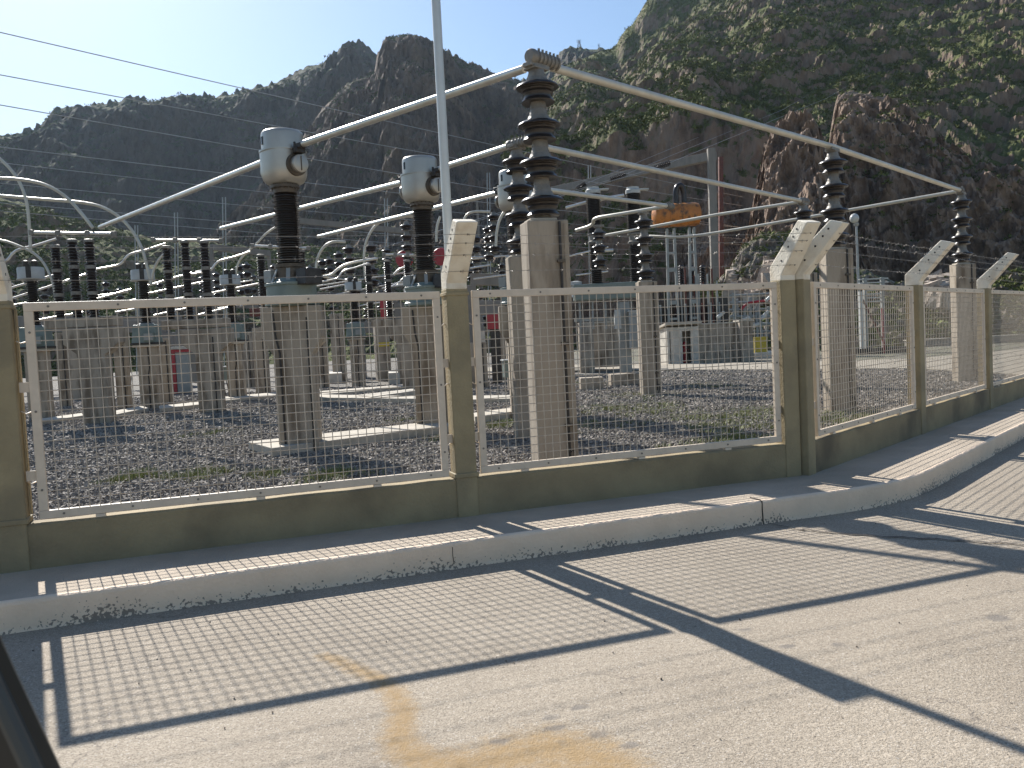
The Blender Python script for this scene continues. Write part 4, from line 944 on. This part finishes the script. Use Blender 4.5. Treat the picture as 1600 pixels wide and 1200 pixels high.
def portal(lab, x0, x1, yb, Y, th=.5, Y2=None):
    a, b = at(x0, yb, Y), at(x1, yb, Y2 or Y); c = (a+b)/2
    o = T('concrete_portal', lab, 'portal', (c.x, c.y, GZ), 0, 'concrete portals of the back bays')
    q = Vector((c.x, c.y, GZ)); MB().bar(a-q-Vector((0, 0, th/2)), b-q-Vector((0, 0, th/2)), .4, th).build('beam', 'conc_far', o, .02)
    for p in (a, b):
        l = p-q; MB().box((l.x, l.y, (l.z-th)/2-.1), (.42, .42, l.z-th+.2)).build('leg', 'conc_far', o, .02)
    return o
portal('long low concrete portal across the left back bays', 6, 282, 494, 39)
portal('wide low concrete portal behind the third switch', 300, 480, 466, 43)
portal('concrete portal under the middle group of insulators', 490, 622, 457, 40.5)
portal('concrete portal right of the middle fence post', 735, 826, 428, 37)
portal('concrete portal behind the first and second switch posts', 60, 262, 500, 34)
portal('concrete portal behind the mesh under the red discs', 560, 700, 503, 38)
portal('concrete portal just left of the large front column', 742, 812, 470, 30)
# plain pillars in the second row seen through the mesh
for px, Y, w, yt, lb in ((196, 22.5, .32, 512, 'left of the second white capped transformer'), (104, 25, .3, 520, 'between the two leftmost pillars'), (128, 30, .5, 530, 'far back between the leftmost pillars'), (262, 24, .34, 528, 'left of the red cabinet'), (412, 27, .42, 512, 'left of the nearest T-headed pillar'),
                     (505, 30, .42, 505, 'right of the nearest T-headed pillar'), (532, 35, .5, 490, 'behind the fourth white cap'), (600, 33, .55, 498, 'carrying the yellow plate'), (632, 30, .42, 505, 'left of the middle T-headed pillar'), (655, 26, .38, 500, 'close left of the middle T-headed pillar'),
                     (748, 24, .5, 535, 'right of the middle fence post'), (790, 28, .42, 515, 'behind the small green box'), (806, 22, .4, 500, 'left of the front columns'), (445, 40, .5, 500, 'far behind the nearest pillar'), (390, 33, .45, 520, 'behind the third white capped transformer')):
    b = pos(px, Y, GZ); h = at(px, yt, Y).z-GZ
    o = T('concrete_pillar', f'plain concrete pillar {lb}', 'pillar', (b.x, b.y, GZ), random.uniform(-.1, .4), 'plain concrete pillars of the back bays')
    MB().box((0, 0, h/2-.1), (w, w*.8, h+.2)).build('shaft', 'conc', o, .012)
    MB().tube([(w*.25, -w*.4-.016, .0), (w*.25, -w*.4-.016, h*.96)], .016, 6).build('conduit', 'conduit', o)
# slabs and trench covers
def slab(lab, quad, h=.13, g='low concrete slabs and trench covers', m='conc_light'):
    P = [onz(x, y, GZ+h) for x, y in quad]; o = MB().prism(P, GZ-.1, GZ+h).build('concrete_slab', m, None, .008); tag(o, lab, 'slab', g); return o
slab('long low slab under the two nearest T-headed pillars', [(388, 690), (688, 657), (712, 663), (425, 700)], .13)
slab('trench cover behind the large left slab', [(498, 616), (662, 619), (662, 623), (498, 621)], .12)
slab('trench cover slanting behind the middle pillar', [(500, 611), (640, 600), (646, 603), (502, 616)], .1)
slab('thin slanting trench cover left of the middle pillar', [(560, 617), (645, 607), (650, 610), (580, 620)], .14)
slab('trench cover between the leftmost pillars', [(56, 655), (128, 645), (130, 649), (56, 660)], .1)
slab('trench cover left of the second white capped pillar', [(160, 645), (222, 634), (232, 637), (172, 649)], .12)
slab('trench cover right of the second white capped pillar', [(248, 634), (345, 624), (350, 628), (250, 638)], .12)
slab('trench cover near the third white capped pillar', [(335, 621), (440, 612), (442, 616), (336, 627)], .1)
slab('trench cover in front of the small green box', [(740, 645), (810, 635), (822, 640), (742, 651)], .13)
slab('narrow trench cover behind the middle fence post', [(738, 618), (812, 617), (812, 622), (738, 624)], .1)
slab('white block edge under the left back bays', [(182, 585), (206, 583), (206, 587), (182, 589)], .3, m='whitewash')
slab('white block edge left of the yellow plate pillar', [(514, 578), (534, 577), (534, 583), (514, 584)], .4, m='whitewash')
slab('white block edge right of the yellow plate pillar', [(606, 577), (638, 576), (638, 581), (606, 583)], .4, m='whitewash')
def block(lab, px0, px1, yt, yb, Y, d, mat='conc', name='concrete_block', cat='block', g=None, rz=0, cap=False):
    a, b = at(px0, yb, Y), at(px1, yb, Y); t = at((px0+px1)/2, yt, Y).z; z0 = min(a.z, b.z); w_ = b.x-a.x
    o = T(name, lab, cat, ((a.x+b.x)/2, Y+d/2, z0), rz, g); h = t-z0
    MB().box((0, 0, h/2), (w_, d, h)).build('body', mat, o, .015)
    if cap: MB().box((0, 0, h+.03), (w_+.06, d+.06, .06)).build('coping', 'conc_light', o, .01)
    return o
block('concrete footing block under the breaker frame post', 955, 1004, 584, 601, 21.6, .6)
block('smaller concrete footing block left of the breaker frame post', 908, 944, 590, 611, 20.6, .5)
block('low concrete blast wall behind the breaker frame', 908, 978, 505, 572, 32, .35, 'conc', 'concrete_wall', 'wall', None, 0, True)
a, b = at(906, 568, 31), at(930, 568, 31); o = T('concrete_pier', 'round pale concrete pier at the left end of the blast wall', 'pier', ((a.x+b.x)/2, 31.2, GZ)); r_ = (b.x-a.x)/2
MB().lathe([(r_, -.1), (r_, at(918, 506, 31).z-GZ), (r_*.95, at(918, 505, 31).z-GZ)], 24).build('shaft', 'conc', o)
block('low concrete wall right of the white kiosk', 1093, 1163, 506, 567, 35, .4, 'conc', 'concrete_wall', 'wall', None, 0, True)
block('end pier of the low concrete wall right of the white kiosk', 1158, 1179, 502, 568, 34.6, .9, 'conc', 'concrete_pier', 'pier', None, 0, True)
block('long low grey channel wall at the foot of the right hillside', 1420, 1900, 521, 536, 42, .5, 'conc_far', 'concrete_wall', 'wall', None, 0, True)
# white hydrant kiosk
a, b = at(1041, 568, 34.6), at(1092, 568, 34.6); o = T('hydrant_kiosk', 'small whitewashed kiosk with a slab roof and a dark open front', 'kiosk', ((a.x+b.x)/2, 35.1, GZ), .12)
w_ = b.x-a.x; m = MB(); hh = 1.55
m.box((-w_/2+.05, 0, hh/2), (.1, 1.0, hh)); m.box((w_/2-.05, 0, hh/2), (.1, 1.0, hh)); m.box((0, .47, hh/2), (w_-.2, .06, hh)); m.box((-.28, -.46, hh/2), (.5, .08, hh)); m.box((.0, -.46, hh-.09), (w_-.2, .079, .18)); m.box((.46, -.46, hh/2), (.26, .08, hh))
m.build('wall', 'whitewash', o, .01)
MB().box((0, -.02, hh+.07), (w_+.2, 1.25, .1), ax=Matrix.Rotation(R(-7), 3, 'X')).build('roof', 'conc_light', o, .01)
h_ = T('fire_hydrant', 'small red hydrant standing inside the white kiosk', 'hydrant', o.matrix_basis @ Vector((.15, -.2, 0)))
MB().lathe([(.12, 0), (.12, .05), (.08, .07), (.08, .7), (.11, .72), (.11, .8), (.06, .9), (.02, .95)], 14).build('barrel', 'red', h_)
m = MB(); m.tube([(-.2, 0, .6), (.2, 0, .6)], .05, 10); m.build('outlet', 'rust', h_)
# ------------------------------------------------------------------ circuit breaker frame
YB = 22.3; b0 = pos(979, YB, GZ)
o = T('circuit_breaker', 'tall two-pole circuit breaker with black ribbed columns on a grey frame', 'breaker', (b0.x, YB, GZ), .0); q = o.location
for px, xt in ((928, 924), (990, 985)):
    bt = at(px+5, 447, YB)-q; tp = at(xt, 303, YB)-q; md = bt.lerp(tp, .52)
    po = MB().lathe(ribbed(.13, .175, bt.z, md.z-.12, 22), 20, (bt.x, 0, 0)).build('lower_insulator', 'porc_dk', o)
    MB().lathe([(.13, md.z-.14), (.19, md.z-.13), (.19, md.z-.09), (.15, md.z-.07), (.15, md.z+.07), (.19, md.z+.09), (.19, md.z+.13), (.13, md.z+.14)], 20, (bt.x, 0, 0)).build('mid_flange', 'capm', o)
    up_ = MB().lathe(ribbed(.15, .2, md.z+.12, tp.z, 26), 20, (bt.x, 0, 0)).build('upper_insulator', 'porc_dk', o)
    m = MB(); m.lathe([(.14, tp.z-.02), (.2, tp.z), (.2, tp.z+.09), (.16, tp.z+.12), (.16, tp.z+.17), (.05, tp.z+.19)], 20, (bt.x, 0, 0)); m.box((bt.x+.2, 0, tp.z+.1), (.42, .2, .035)); m.build('top_terminal', 'ltgrey', o)
l, r_ = at(896, 458, YB)-q, at(1010, 452, YB)-q
MB().bar(l, r_, .45, .42).build('mechanism_housing', 'green', o, .02)
for px in (905, 925, 945, 965, 985): p = at(px, 470, YB)-q; MB().tube([(p.x, -.1, p.z), (p.x, -.1, p.z-.75)], .028, 8).build('pipe', 'grey', o)
m = MB(); p0, p1 = at(898, 500, YB)-q, at(985, 497, YB)-q; m.bar(p0, p1, .12, .1); m.build('drive_rod', 'grey', o)
MB().box((0, 0, 1.15), (.3, .3, 2.1)).build('post', 'grey', o, .01)
p = at(994, 516, YB-.3)-q; cb = MB().box((p.x, -.32, p.z), (.36, .3, .96)).build('control_cabinet', 'ltgrey', o, .015)
MB().box((p.x, -.482, p.z), (.3, .02, .86)).build('door', 'grey', cb); MB().box((p.x, -.32, p.z+.5), (.42, .36, .04)).build('roof', 'ltgrey', cb)
p = at(965, 505, YB-.3)-q; MB().box((p.x, -.3, p.z+.1), (.18, .16, .5), top=.8).build('side_box', 'ltgrey', o, .01)
p = at(906, 452, YB)-q; MB().lathe([(.12, p.z-.2), (.12, p.z+.1), (.16, p.z+.11), (.16, p.z+.2), (.05, p.z+.22)], 16, (p.x-.1, 0, 0)).build('pressure_vessel', 'ltgrey', o)
for nm, pts in (('upper pipe stub feeding the left breaker pole', [(884, 325), (916, 316)]), ('pipe stub between the two breaker poles', [(933, 314), (946, 310), (975, 305)]), ('short pale link low behind the breaker', [(942, 392), (958, 391)])):
    bus_pipe(nm, [at(x, y, YB+.6) for x, y in pts], .04, 'alu')
bp_ = post_insulator('brownish squat insulator under the hairpin bend', at(938, 420, 14.3*K), z0=at(938, 420, 14.3*K).z, n=3, scale=.9)
# ------------------------------------------------------------------ power transformer with orange conservator
YT = 42; bt = pos(1070, YT, GZ)
o = T('power_transformer', 'big dark power transformer with an orange oil tank on grey legs', 'transformer', (bt.x, YT, GZ)); q = o.location
c0, c1_ = at(1019, 338, YT)-q, at(1095, 337, YT)-q; ax = Matrix(((0, 0, 1), (0, 1, 0), (-1, 0, 0))); L_ = c1_.x-c0.x; zc = c0.z
cons = MB().lathe([(.05, 0), (.35, .03), (.52, .12), (.58, .3), (.58, L_-.3), (.52, L_-.12), (.35, L_-.03), (.05, L_)], 28, (c0.x, 0, zc), ax).build('conservator', 'orange', o)
MB().lathe([(.585, L_*.33), (.6, L_*.335), (.6, L_*.35), (.585, L_*.355)], 28, (c0.x, 0, zc), ax).build('band', 'orange', cons)
e = at(1060, 318, YT)-q; MB().tube(bend([(e.x-.12, 0, e.z), (e.x-.12, 0, e.z+.75), (e.x+.15, 0, e.z+.95), (e.x+.3, .1, e.z+.6), (e.x+.3, .1, e.z)]), .14, 14).build('bushing', 'porc_dk', o)
for pxa, pxb in ((1042, 1053), (1077, 1084)):
    m = MB(); za = at(1050, 357, YT).z-q.z; xa, xb = (at(pxa, 357, YT)-q).x, (at(pxb, 357, YT)-q).x
    for x in (xa, xb): m.bar((x, 0, za), (x-.05+(.1 if x == xb else -.05), 0, 1.2), .12, .12)
    for i in range(7):
        z = za-.4-(za-1.6)*i/6; m.bar((xa-.05, 0, z), (xb+.08, 0, z), .1, .12 if i % 2 else .2)
    m.build('leg', 'grey', o)
MB().box((.3, 1.6, 1.7), (4.2, 2.2, 2.6)).build('tank', 'dkmetal', o, .05)
for k in range(9):
    MB().box((-1.5+k*.42, .35, 1.75), (.06, .5, 2.0)).build('radiator_fin', 'grey' if k % 3 else 'rust', o)
for k in range(10):
    p = at(1058+k*7, 440+random.uniform(-6, 6), YT)-q; MB().tube([(p.x, .2, 1.5), (p.x, .2, p.z+random.uniform(-.2, .6))], .05, 8).build('riser', 'steel' if k % 2 else 'rust', o)
for k in range(3):
    p = at(1070+k*17, 428, YT)-q; MB().lathe(ribbed(.09, .17, p.z-.5, p.z+.5, 8), 14, (p.x, .8, 0)).build('small_bushing', 'porc_dk', o)
# ------------------------------------------------------------------ gantry, strings and lines
YG = 70
o = T('line_gantry', 'tall concrete line gantry with a long beam going back to the left', 'gantry', pos(1120, YG, GZ)); q = o.location
tp = at(1111, 232, YG)-q; MB().bar((0, 0, -.3), (tp.x, 0, tp.z), .62, .5, up=(0, 1, 0)).build('column', 'conc_far', o, .03)
tb = at(1128, 300, YG+2)-q; m = MB(); m.bar((.9, 2, -.3), (tb.x, 2, tp.z*.98), .35, .35, up=(0, 1, 0)); m.build('lattice_column', 'rust', o)
bl = at(846, 302, 84)-q; MB().bar((tp.x+.3, 0, tp.z-.6), bl, .6, .7).build('beam', 'conc_far', o, .03)
for s_, lb in ((((902, 296), (915, 287)), 'left'), (((953, 281), (978, 272)), 'middle'), (((1022, 263), (1047, 254)), 'right')):
    pa, pb2 = at(*s_[0], 66), at(*s_[1], 66); d = (pb2-pa); rot = d.to_track_quat('Z', 'Y').to_matrix(); L_ = d.length
    so_ = T('string_insulator', f'{lb} black tension string of discs under the gantry beam', 'insulator', pa, 0, 'black tension strings at the gantry')
    MB().lathe(ribbed(.06, .26, 0, L_, 9), 12, (0, 0, 0), rot).build('disc_string', 'porc_dk', so_)
    far = at(s_[1][0]+330, s_[1][1]-150, 190); near = at(s_[0][0]-330, s_[0][1]+98, 52)
    tag(MB().tube([near, pa], .02, 5).build('conductor', 'line'), f'thin conductor falling left from the {lb} tension string', 'wire', 'thin overhead conductors')
    tag(MB().tube([pb2, pb2.lerp(far, .5)-Vector((0, 0, 1)), far], .022, 5).build('conductor', 'line'), f'thin conductor climbing right from the {lb} tension string', 'wire', 'thin overhead conductors')
for x0, y0, x1, y1, Y, lb in ((466, 345, 632, 361, 60, 'long pale far beam behind the nearest dark insulator'), (330, 386, 420, 396, 55, 'short pale far beam left of the nearest dark insulator'), (745, 309, 850, 296, 82, 'far end of the pale beam left of the insulators')):
    a, b = at(x0, y0, Y), at(x1, y1, Y+4); o = T('far_portal', lb, 'portal', (a.x, a.y, GZ), 0, 'distant line portals'); q = o.location
    MB().bar(a-q, b-q, .3, .38).build('beam', 'conc_far', o)
    for p in (a, b): l = p-q; MB().box((l.x, l.y, l.z/2), (.22, .22, l.z)).build('leg', 'conc_far', o)
for i, (x0, y0, x1, y1) in enumerate([(0, 70, 640, 228), (0, 132, 640, 258), (0, 178, 640, 296), (0, 238, 640, 316), (0, 262, 640, 336), (0, 292, 640, 352), (0, 322, 520, 366), (0, 335, 520, 380)]):
    sl_ = (y1-y0)/(x1-x0); A_ = at(x0-260, y0-260*sl_*1.25, 26+i); B_ = at(x1+520, y1+520*sl_*.62, 78+i); n = 14
    mid = at((x0+x1)/2, (y0+y1)/2, 44+i)
    pts = []
    for k in range(n+1):
        t = k/n; p = A_.lerp(B_, t); p.z -= .9*4*t*(1-t)*.25; pts.append(p)
    tag(MB().tube(pts, .019 if i < 4 else .015, 5).build('conductor', 'line'), f'{["topmost", "second", "third", "fourth", "fifth", "sixth", "seventh", "lowest"][i]} overhead conductor at the left edge, counted downward', 'wire', 'thin overhead conductors')
# slim far steel masts on the left
for px, y0, y1, Y in ((278, 332, 372, 70), (353, 308, 365, 70), (216, 352, 380, 75), (606, 310, 345, 75), (766, 270, 330, 80), (924, 258, 300, 80)):
    p = pos(px, Y, GZ); o = T('steel_mast', f'slim twin steel mast far behind the bays at {["the left pipe", "the second pipe end", "the left switch", "the middle transformer", "the third transformer", "the breaker"][[278, 353, 216, 606, 766, 924].index(px)]}', 'mast', p, 0, 'slim far masts')
    t_ = at(px-3, y0, Y)-p
    for dx in (-.12, .12): MB().tube([(dx, 0, 0), (t_.x+dx, 0, t_.z)], .05, 6).build('tube', 'steel', o)
# low horizontal rods (earthing switches, links) across the back bays
rods = [(10, 452, 90, 428, 24), (20, 466, 100, 440, 24), (140, 470, 205, 452, 26), (100, 440, 150, 423, 23), (225, 448, 300, 426, 27), (225, 460, 320, 440, 28), (330, 458, 420, 440, 28), (305, 425, 330, 420, 28), (430, 455, 465, 446, 27), (495, 447, 640, 425, 36), (500, 452, 565, 440, 32), (600, 455, 625, 440, 32), (525, 460, 660, 435, 38), (735, 419, 765, 414, 30), (735, 402, 830, 399, 34), (735, 405, 835, 396, 33), (790, 402, 835, 395, 31), (60, 500, 130, 488, 25), (180, 488, 215, 482, 27), (240, 493, 290, 482, 28), (310, 492, 360, 480, 29), (375, 478, 405, 470, 27), (180, 475, 212, 468, 27), (600, 450, 672, 438, 33), (506, 433, 560, 440, 30)]
rods += [(0, 480, 60, 470, 30), (95, 484, 140, 476, 30), (150, 462, 200, 456, 32), (255, 470, 300, 463, 33), (340, 482, 390, 474, 33), (345, 446, 395, 438, 34), (420, 428, 470, 420, 36), (480, 470, 540, 462, 36), (560, 478, 610, 470, 38), (610, 446, 660, 440, 36), (640, 425, 690, 420, 36), (740, 436, 800, 428, 32), (745, 480, 800, 472, 30), (890, 400, 950, 386, 30), (900, 430, 950, 424, 34)]
for i, (x0, y0, x1, y1, Y) in enumerate(rods):
    tag(MB().tube([at(x0, y0, Y), at(x1, y1, Y+.8)], .032 if Y < 30 else .03, 7).build('link_rod', 'alu'), f'thin bright link rod {("above", "behind")[y0 > 470]} the mesh in the {("left third", "middle", "right part")[min(2, int(x0/290))]} of the yard', 'rod', 'thin bright link rods of the back bays')
# z-shaped links right of the nearest transformer
arc('pale S-shaped link right of the nearest dark insulator', [(505, 432), (518, 430), (528, 420), (540, 413), (560, 408), (590, 404)], 30, .045, 'alu')
arc('short curved link left of the middle dark insulator', [(615, 430), (622, 422), (630, 418), (640, 417)], 31, .045, 'alu')
# red discs
for px, py, lb in ((632, 405, 'red round disc left of the middle dark insulator'), (689, 401, 'red round disc right of the middle dark insulator')):
    c = at(px, py, 36); o = T('red_disc', lb, 'disc', c, 0, 'red round discs'); ax = Matrix(((1, 0, 0), (0, 0, -1), (0, 1, 0)))
    MB().lathe([(.05, -.06), (.36, -.05), (.38, 0), (.36, .05), (.05, .06)], 24, (0, 0, 0), ax).build('plate', 'red', o)
    MB().tube([(0, .05, 0), (0, .05, -2.2)], .05, 8).build('stem', 'steel', o)
# red cabinet, red post, red hopper
b = pos(277, 31, GZ); o = T('red_cabinet', 'red metal cabinet with a white lid seen through the left mesh panel', 'cabinet', (b.x, b.y, GZ), .25)
h = at(277, 546, 31).z-GZ
MB().box((-.2, 0, h/2), (.5, .7, h)).build('body', 'red', o, .01); MB().box((.28, .02, h/2), (.44, .66, h-.1)).build('door', 'grey', o, .01); MB().box((.06, 0, h+.05), (1.1, .85, .1)).build('lid', 'whitewash', o, .01); MB().box((.06, -.02, h-.06), (.98, .72, .1)).build('trim', 'red', o)
b = pos(605, 34, GZ); o = T('red_post', 'thin red post behind the mesh above the yellow plate', 'post', (b.x, b.y, GZ)); zt_ = at(604, 470, 34).z-GZ; zb_ = at(606, 520, 34).z-GZ
MB().box((0, 0, (zt_+zb_)/2), (.2, .2, zt_-zb_)).build('upper_tube', 'red', o); MB().box((0, 0, zb_/2), (.16, .16, zb_)).build('lower_tube', 'grey', o)
b = at(600, 538, 32.6); tag(MB().box((0, 0, 0), (.42, .03, .17)).build('yellow_plate', 'yellow', None, 0, b), 'small yellow plate on a pillar right of the fourth white cap', 'plate')
b = pos(779, 26, GZ); o = T('red_hopper', 'red box on a dark stand left of the front column', 'box', (b.x, b.y, GZ)); z1_ = at(779, 491, 26).z-GZ; z0_ = at(779, 514, 26).z-GZ
MB().box((0, 0, (z0_+z1_)/2), (.5, .5, z1_-z0_)).build('box', 'red', o, .01); MB().box((-.03, .05, z0_/2), (.3, .3, z0_)).build('stand', 'dkmetal', o)
MB().box((-.42, 0, z0_*.62), (.16, .2, z0_*.7)).build('side_panel', 'whitewash', o)
b = pos(665, 30, GZ)
tag(MB().box((0, 0, 0), (.5, .2, .35)).build('red_box', 'red', None, .01, at(662, 478, 31)), 'small dark red box behind the mesh left of the middle fence post', 'box')
tag(MB().box((0, 0, 0), (.5, .3, .3)).build('red_box', 'rust', None, .01, at(402, 488, 31)), 'small dull red box behind the mesh left of the nearest T-headed pillar', 'box')
# small junction boxes on thin legs
for px, py0, py1, Y, w_, lb in ((805, 563, 589, 17.4, .42, 'grey-green junction box on thin legs left of the front column'), (347, 574, 594, 26, .48, 'grey-green junction box on legs behind the left mesh panel')):
    b = pos(px, Y, GZ); z1_, z0_ = at(px, py0, Y).z-GZ, at(px, py1, Y).z-GZ; o = T('junction_box', lb, 'junction box', (b.x, b.y, GZ), .2, 'grey-green junction boxes')
    MB().box((0, 0, (z0_+z1_)/2), (w_, .26, z1_-z0_)).build('body', 'green', o, .01); MB().box((0, -.02, z1_+.015), (w_+.06, .34, .03)).build('lid', 'ltgrey', o, .004)
    for x, y in ((.06, -.05), (.16, -.05), (.2, .08)): MB().tube([(x, y, z0_), (x+.05, y, z0_*.4), (x+.08, y, 0)], .014, 6).build('leg', 'conduit', o)
# ------------------------------------------------------------------ right side background
b = pos(1345, 48, GZ); o = T('street_lamp', 'thin lamp post with a round glass head behind the right fence', 'lamp', (b.x, b.y, GZ)); tz = at(1338, 352, 48)-o.location
MB().tube([(0, 0, 0), (tz.x, 0, tz.z)], [.09, .06], 10).build('post', 'steel', o)
MB().lathe([(.1, tz.z-.05), (.14, tz.z+.02), (.14, tz.z+.12), (.1, tz.z+.15)], 14, (tz.x, 0, 0)).build('collar', 'steel', o)
MB().lathe([(.08, tz.z+.12), (.2, tz.z+.2), (.26, tz.z+.34), (.25, tz.z+.48), (.16, tz.z+.62), (.03, tz.z+.67)], 18, (tz.x-.1, 0, 0)).build('glass_globe', 'glass', o)
b = pos(1366, 36, GZ); o = T('ladder_rack', 'tall pale steel ladder frame behind the right mesh panel', 'rack', (b.x, b.y, GZ)); q = o.location; zt_ = at(1362, 434, 36).z-GZ
xa, xb = (at(1353, 500, 36)-q).x, (at(1380, 500, 36)-q).x
for x in (xa, xb): MB().box((x, 0, zt_/2), (.14, .14, zt_)).build('upright', 'grey', o)
for k in range(7): MB().box(((xa+xb)/2, 0, zt_-.05-k*.16), (xb-xa+.5 if k < 3 else xb-xa, .1, .05)).build('rung', 'ltgrey', o)
MB().bar((xa-.3, -.15, zt_*.8), (xb+.1, -.15, .1), .06, .06).build('brace', 'rust', o); MB().tube([(xb-.1, -.2, 0), (xb-.12, -.2, zt_*.6)], .045, 8).build('pipe', 'red', o)
MB().box((xa-.25, -.1, zt_*.45), (.16, .2, zt_*.75)).build('cable_tray', 'ltgrey', o)
MB().box((0, .1, .1), (3.2, .6, .3)).build('plinth', 'dkmetal', o)
# pipework beyond the wall: grey valves with a red hose and a yellow crate
b = pos(1197, 40, GZ); o = T('pipe_manifold', 'cluster of grey valves and pipes with a red hose, left of the corner posts', 'pipework', (b.x, b.y, GZ)); q = o.location
m = MB()
for k in range(9):
    p = at(1145+k*8.5, random.uniform(455, 480), 40)-q; m.tube([(p.x, random.uniform(-.5, .5), .2), (p.x+random.uniform(-.15, .15), 0, p.z)], random.uniform(.04, .09), 8)
for k in range(6):
    p = at(1140, 462+k*11, 40)-q; p2 = at(1215, 458+k*12, 40)-q; m.tube([p, p2], random.uniform(.04, .07), 8)
m.build('pipe_rack', 'grey', o)
MB().tube(bend([at(x, y, 39.6)-q for x, y in ((1158, 484), (1166, 474), (1182, 471), (1200, 470), (1214, 462))]), .06, 8).build('hose', 'red', o)
for px, py, a in ((1195, 492, .9), (1202, 465, .7), (1126, 492, .6), (1166, 498, .2), (1180, 508, .3)):
    p = at(px, py, 39.4)-q; MB().bar(p-Vector((.18, 0, .22*a)), p+Vector((.18, 0, .22*a)), .16, .14).build('valve', 'ltgrey', o, .03)
c = at(1187, 534, 38); o = T('yellow_crate', 'low yellow crate on the ground left of the paired corner posts', 'crate', (c.x, c.y, GZ)); z_ = at(1187, 528, 38).z-GZ
MB().box((0, 0, z_/2), (.55, .5, z_)).build('body', 'yellow', o, .01); MB().box((0, 0, z_+.02), (.6, .55, .05)).build('lid', 'yellow', o)
slab('pale kerb stones behind the low wall left of the corner posts', [(1178, 549), (1216, 547), (1216, 550), (1178, 552)], .25, m='whitewash')
# rubble at the foot of the hill
def rubble(lab, boxes, Y, n, s, seed):
    r = np.random.default_rng(seed); Vs = []; Fs = []
    for i in range(n):
        x0, x1, y0, y1 = boxes[r.integers(len(boxes))]; px, py = r.uniform(x0, x1), y1-(y1-y0)*r.random()**1.2; YY = Y+(y1-py)*.18
        c = at(px, py, YY); P = cube*r.uniform(.35, 1.1, (8, 3))*s*r.uniform(.3, 1.2); th = r.uniform(0, 6.28); ca, sa = math.cos(th), math.sin(th)
        P = P @ np.array([[ca, -sa, 0], [sa, ca, 0], [0, 0, 1]]); k = len(Vs); Vs += [tuple(c+Vector(p)) for p in P]; Fs += [tuple(int(i)+k for i in f) for f in cf]
    o = npmesh('rubble', Vs, Fs, M['rubble']); o['kind'] = 'stuff'; return o
rubble('', [(1440, 1492, 455, 524), (1452, 1500, 430, 470)], 46, 260, .5, 1)
rubble('', [(1545, 1640, 458, 522), (1560, 1600, 465, 500)], 46, 420, .5, 2)
rubble('', [(1140, 1215, 425, 470), (1200, 1224, 400, 440)], 50, 160, .5, 3)
# pylons on the skyline
def pylon(lab, px, yb, yt, Y, w):
    p = at(px, yb, Y); h = at(px, yt, Y).z-p.z; o = T('lattice_pylon', lab, 'pylon', p, 0, 'lattice pylons on the mountain'); m = MB(); r = w*.03
    C4 = [(-1, -1), (1, -1), (1, 1), (-1, 1)]
    def at_(k, t): return Vector((C4[k][0]*w/2*(1-.85*t), C4[k][1]*w/2*(1-.85*t), h*t-.5))
    for k in range(4):
        m.tube([at_(k, 0), at_(k, 1)], r, 4)
        for i in range(6):
            m.tube([at_(k, i/6), at_((k+1) % 4, (i+1)/6)], r*.6, 4); m.tube([at_((k+1) % 4, i/6), at_(k, (i+1)/6)], r*.6, 4)
    m.build('lattice_tower', 'dkmetal', o); m = MB()
    for t in (.72, .84, .96): m.bar((-w*.45, 0, h*t), (w*.45, 0, h*t), r*1.6, r*1.6)
    m.build('cross_arm', 'dkmetal', o); return o
pylon('lattice pylon on the small dark crag right of the tallest insulator', 905, 76, 62, 500, 3)
pylon('lattice pylon high on the green slope at the top edge', 1136, 32, -8, 300, 4)
pylon('pylon leaning on the summit of the left mountain', 650, 60, 54, 440, 2)
pylon('small pole pylon on the saddle left of the green slope', 936, 80, 68, 420, 1.4)
# ------------------------------------------------------------------ the car the picture is taken from
o = T('car', 'dark blurred edge of a car in the lower left corner', 'car', at(-40, 1180, .42))
q = o.location; YD = .42
pl_ = [at(x, y, YD)-q for x, y in ((-140, 760), (-10, 985), (20, 1052), (50, 1116), (78, 1176), (104, 1232), (180, 1400), (-140, 1400))]
n = len(pl_); vs = [p+Vector((0, -.012, 0)) for p in pl_]+[p+Vector((-.004, .012, 0)) for p in pl_]
dr = MB().add(vs, [tuple(range(n)), tuple(range(2*n-1, n-1, -1))]+[(i, i+n, (i+1) % n+n, (i+1) % n) for i in range(n)]).build('door', 'carblk', o, .006)
MB().tube([p+Vector((-.0035, -.012, 0)) for p in pl_[:7]], .0045, 8).build('edge_highlight', 'edge_highlight', dr)  # added paler strip imitating the greyish highlight along the door edge
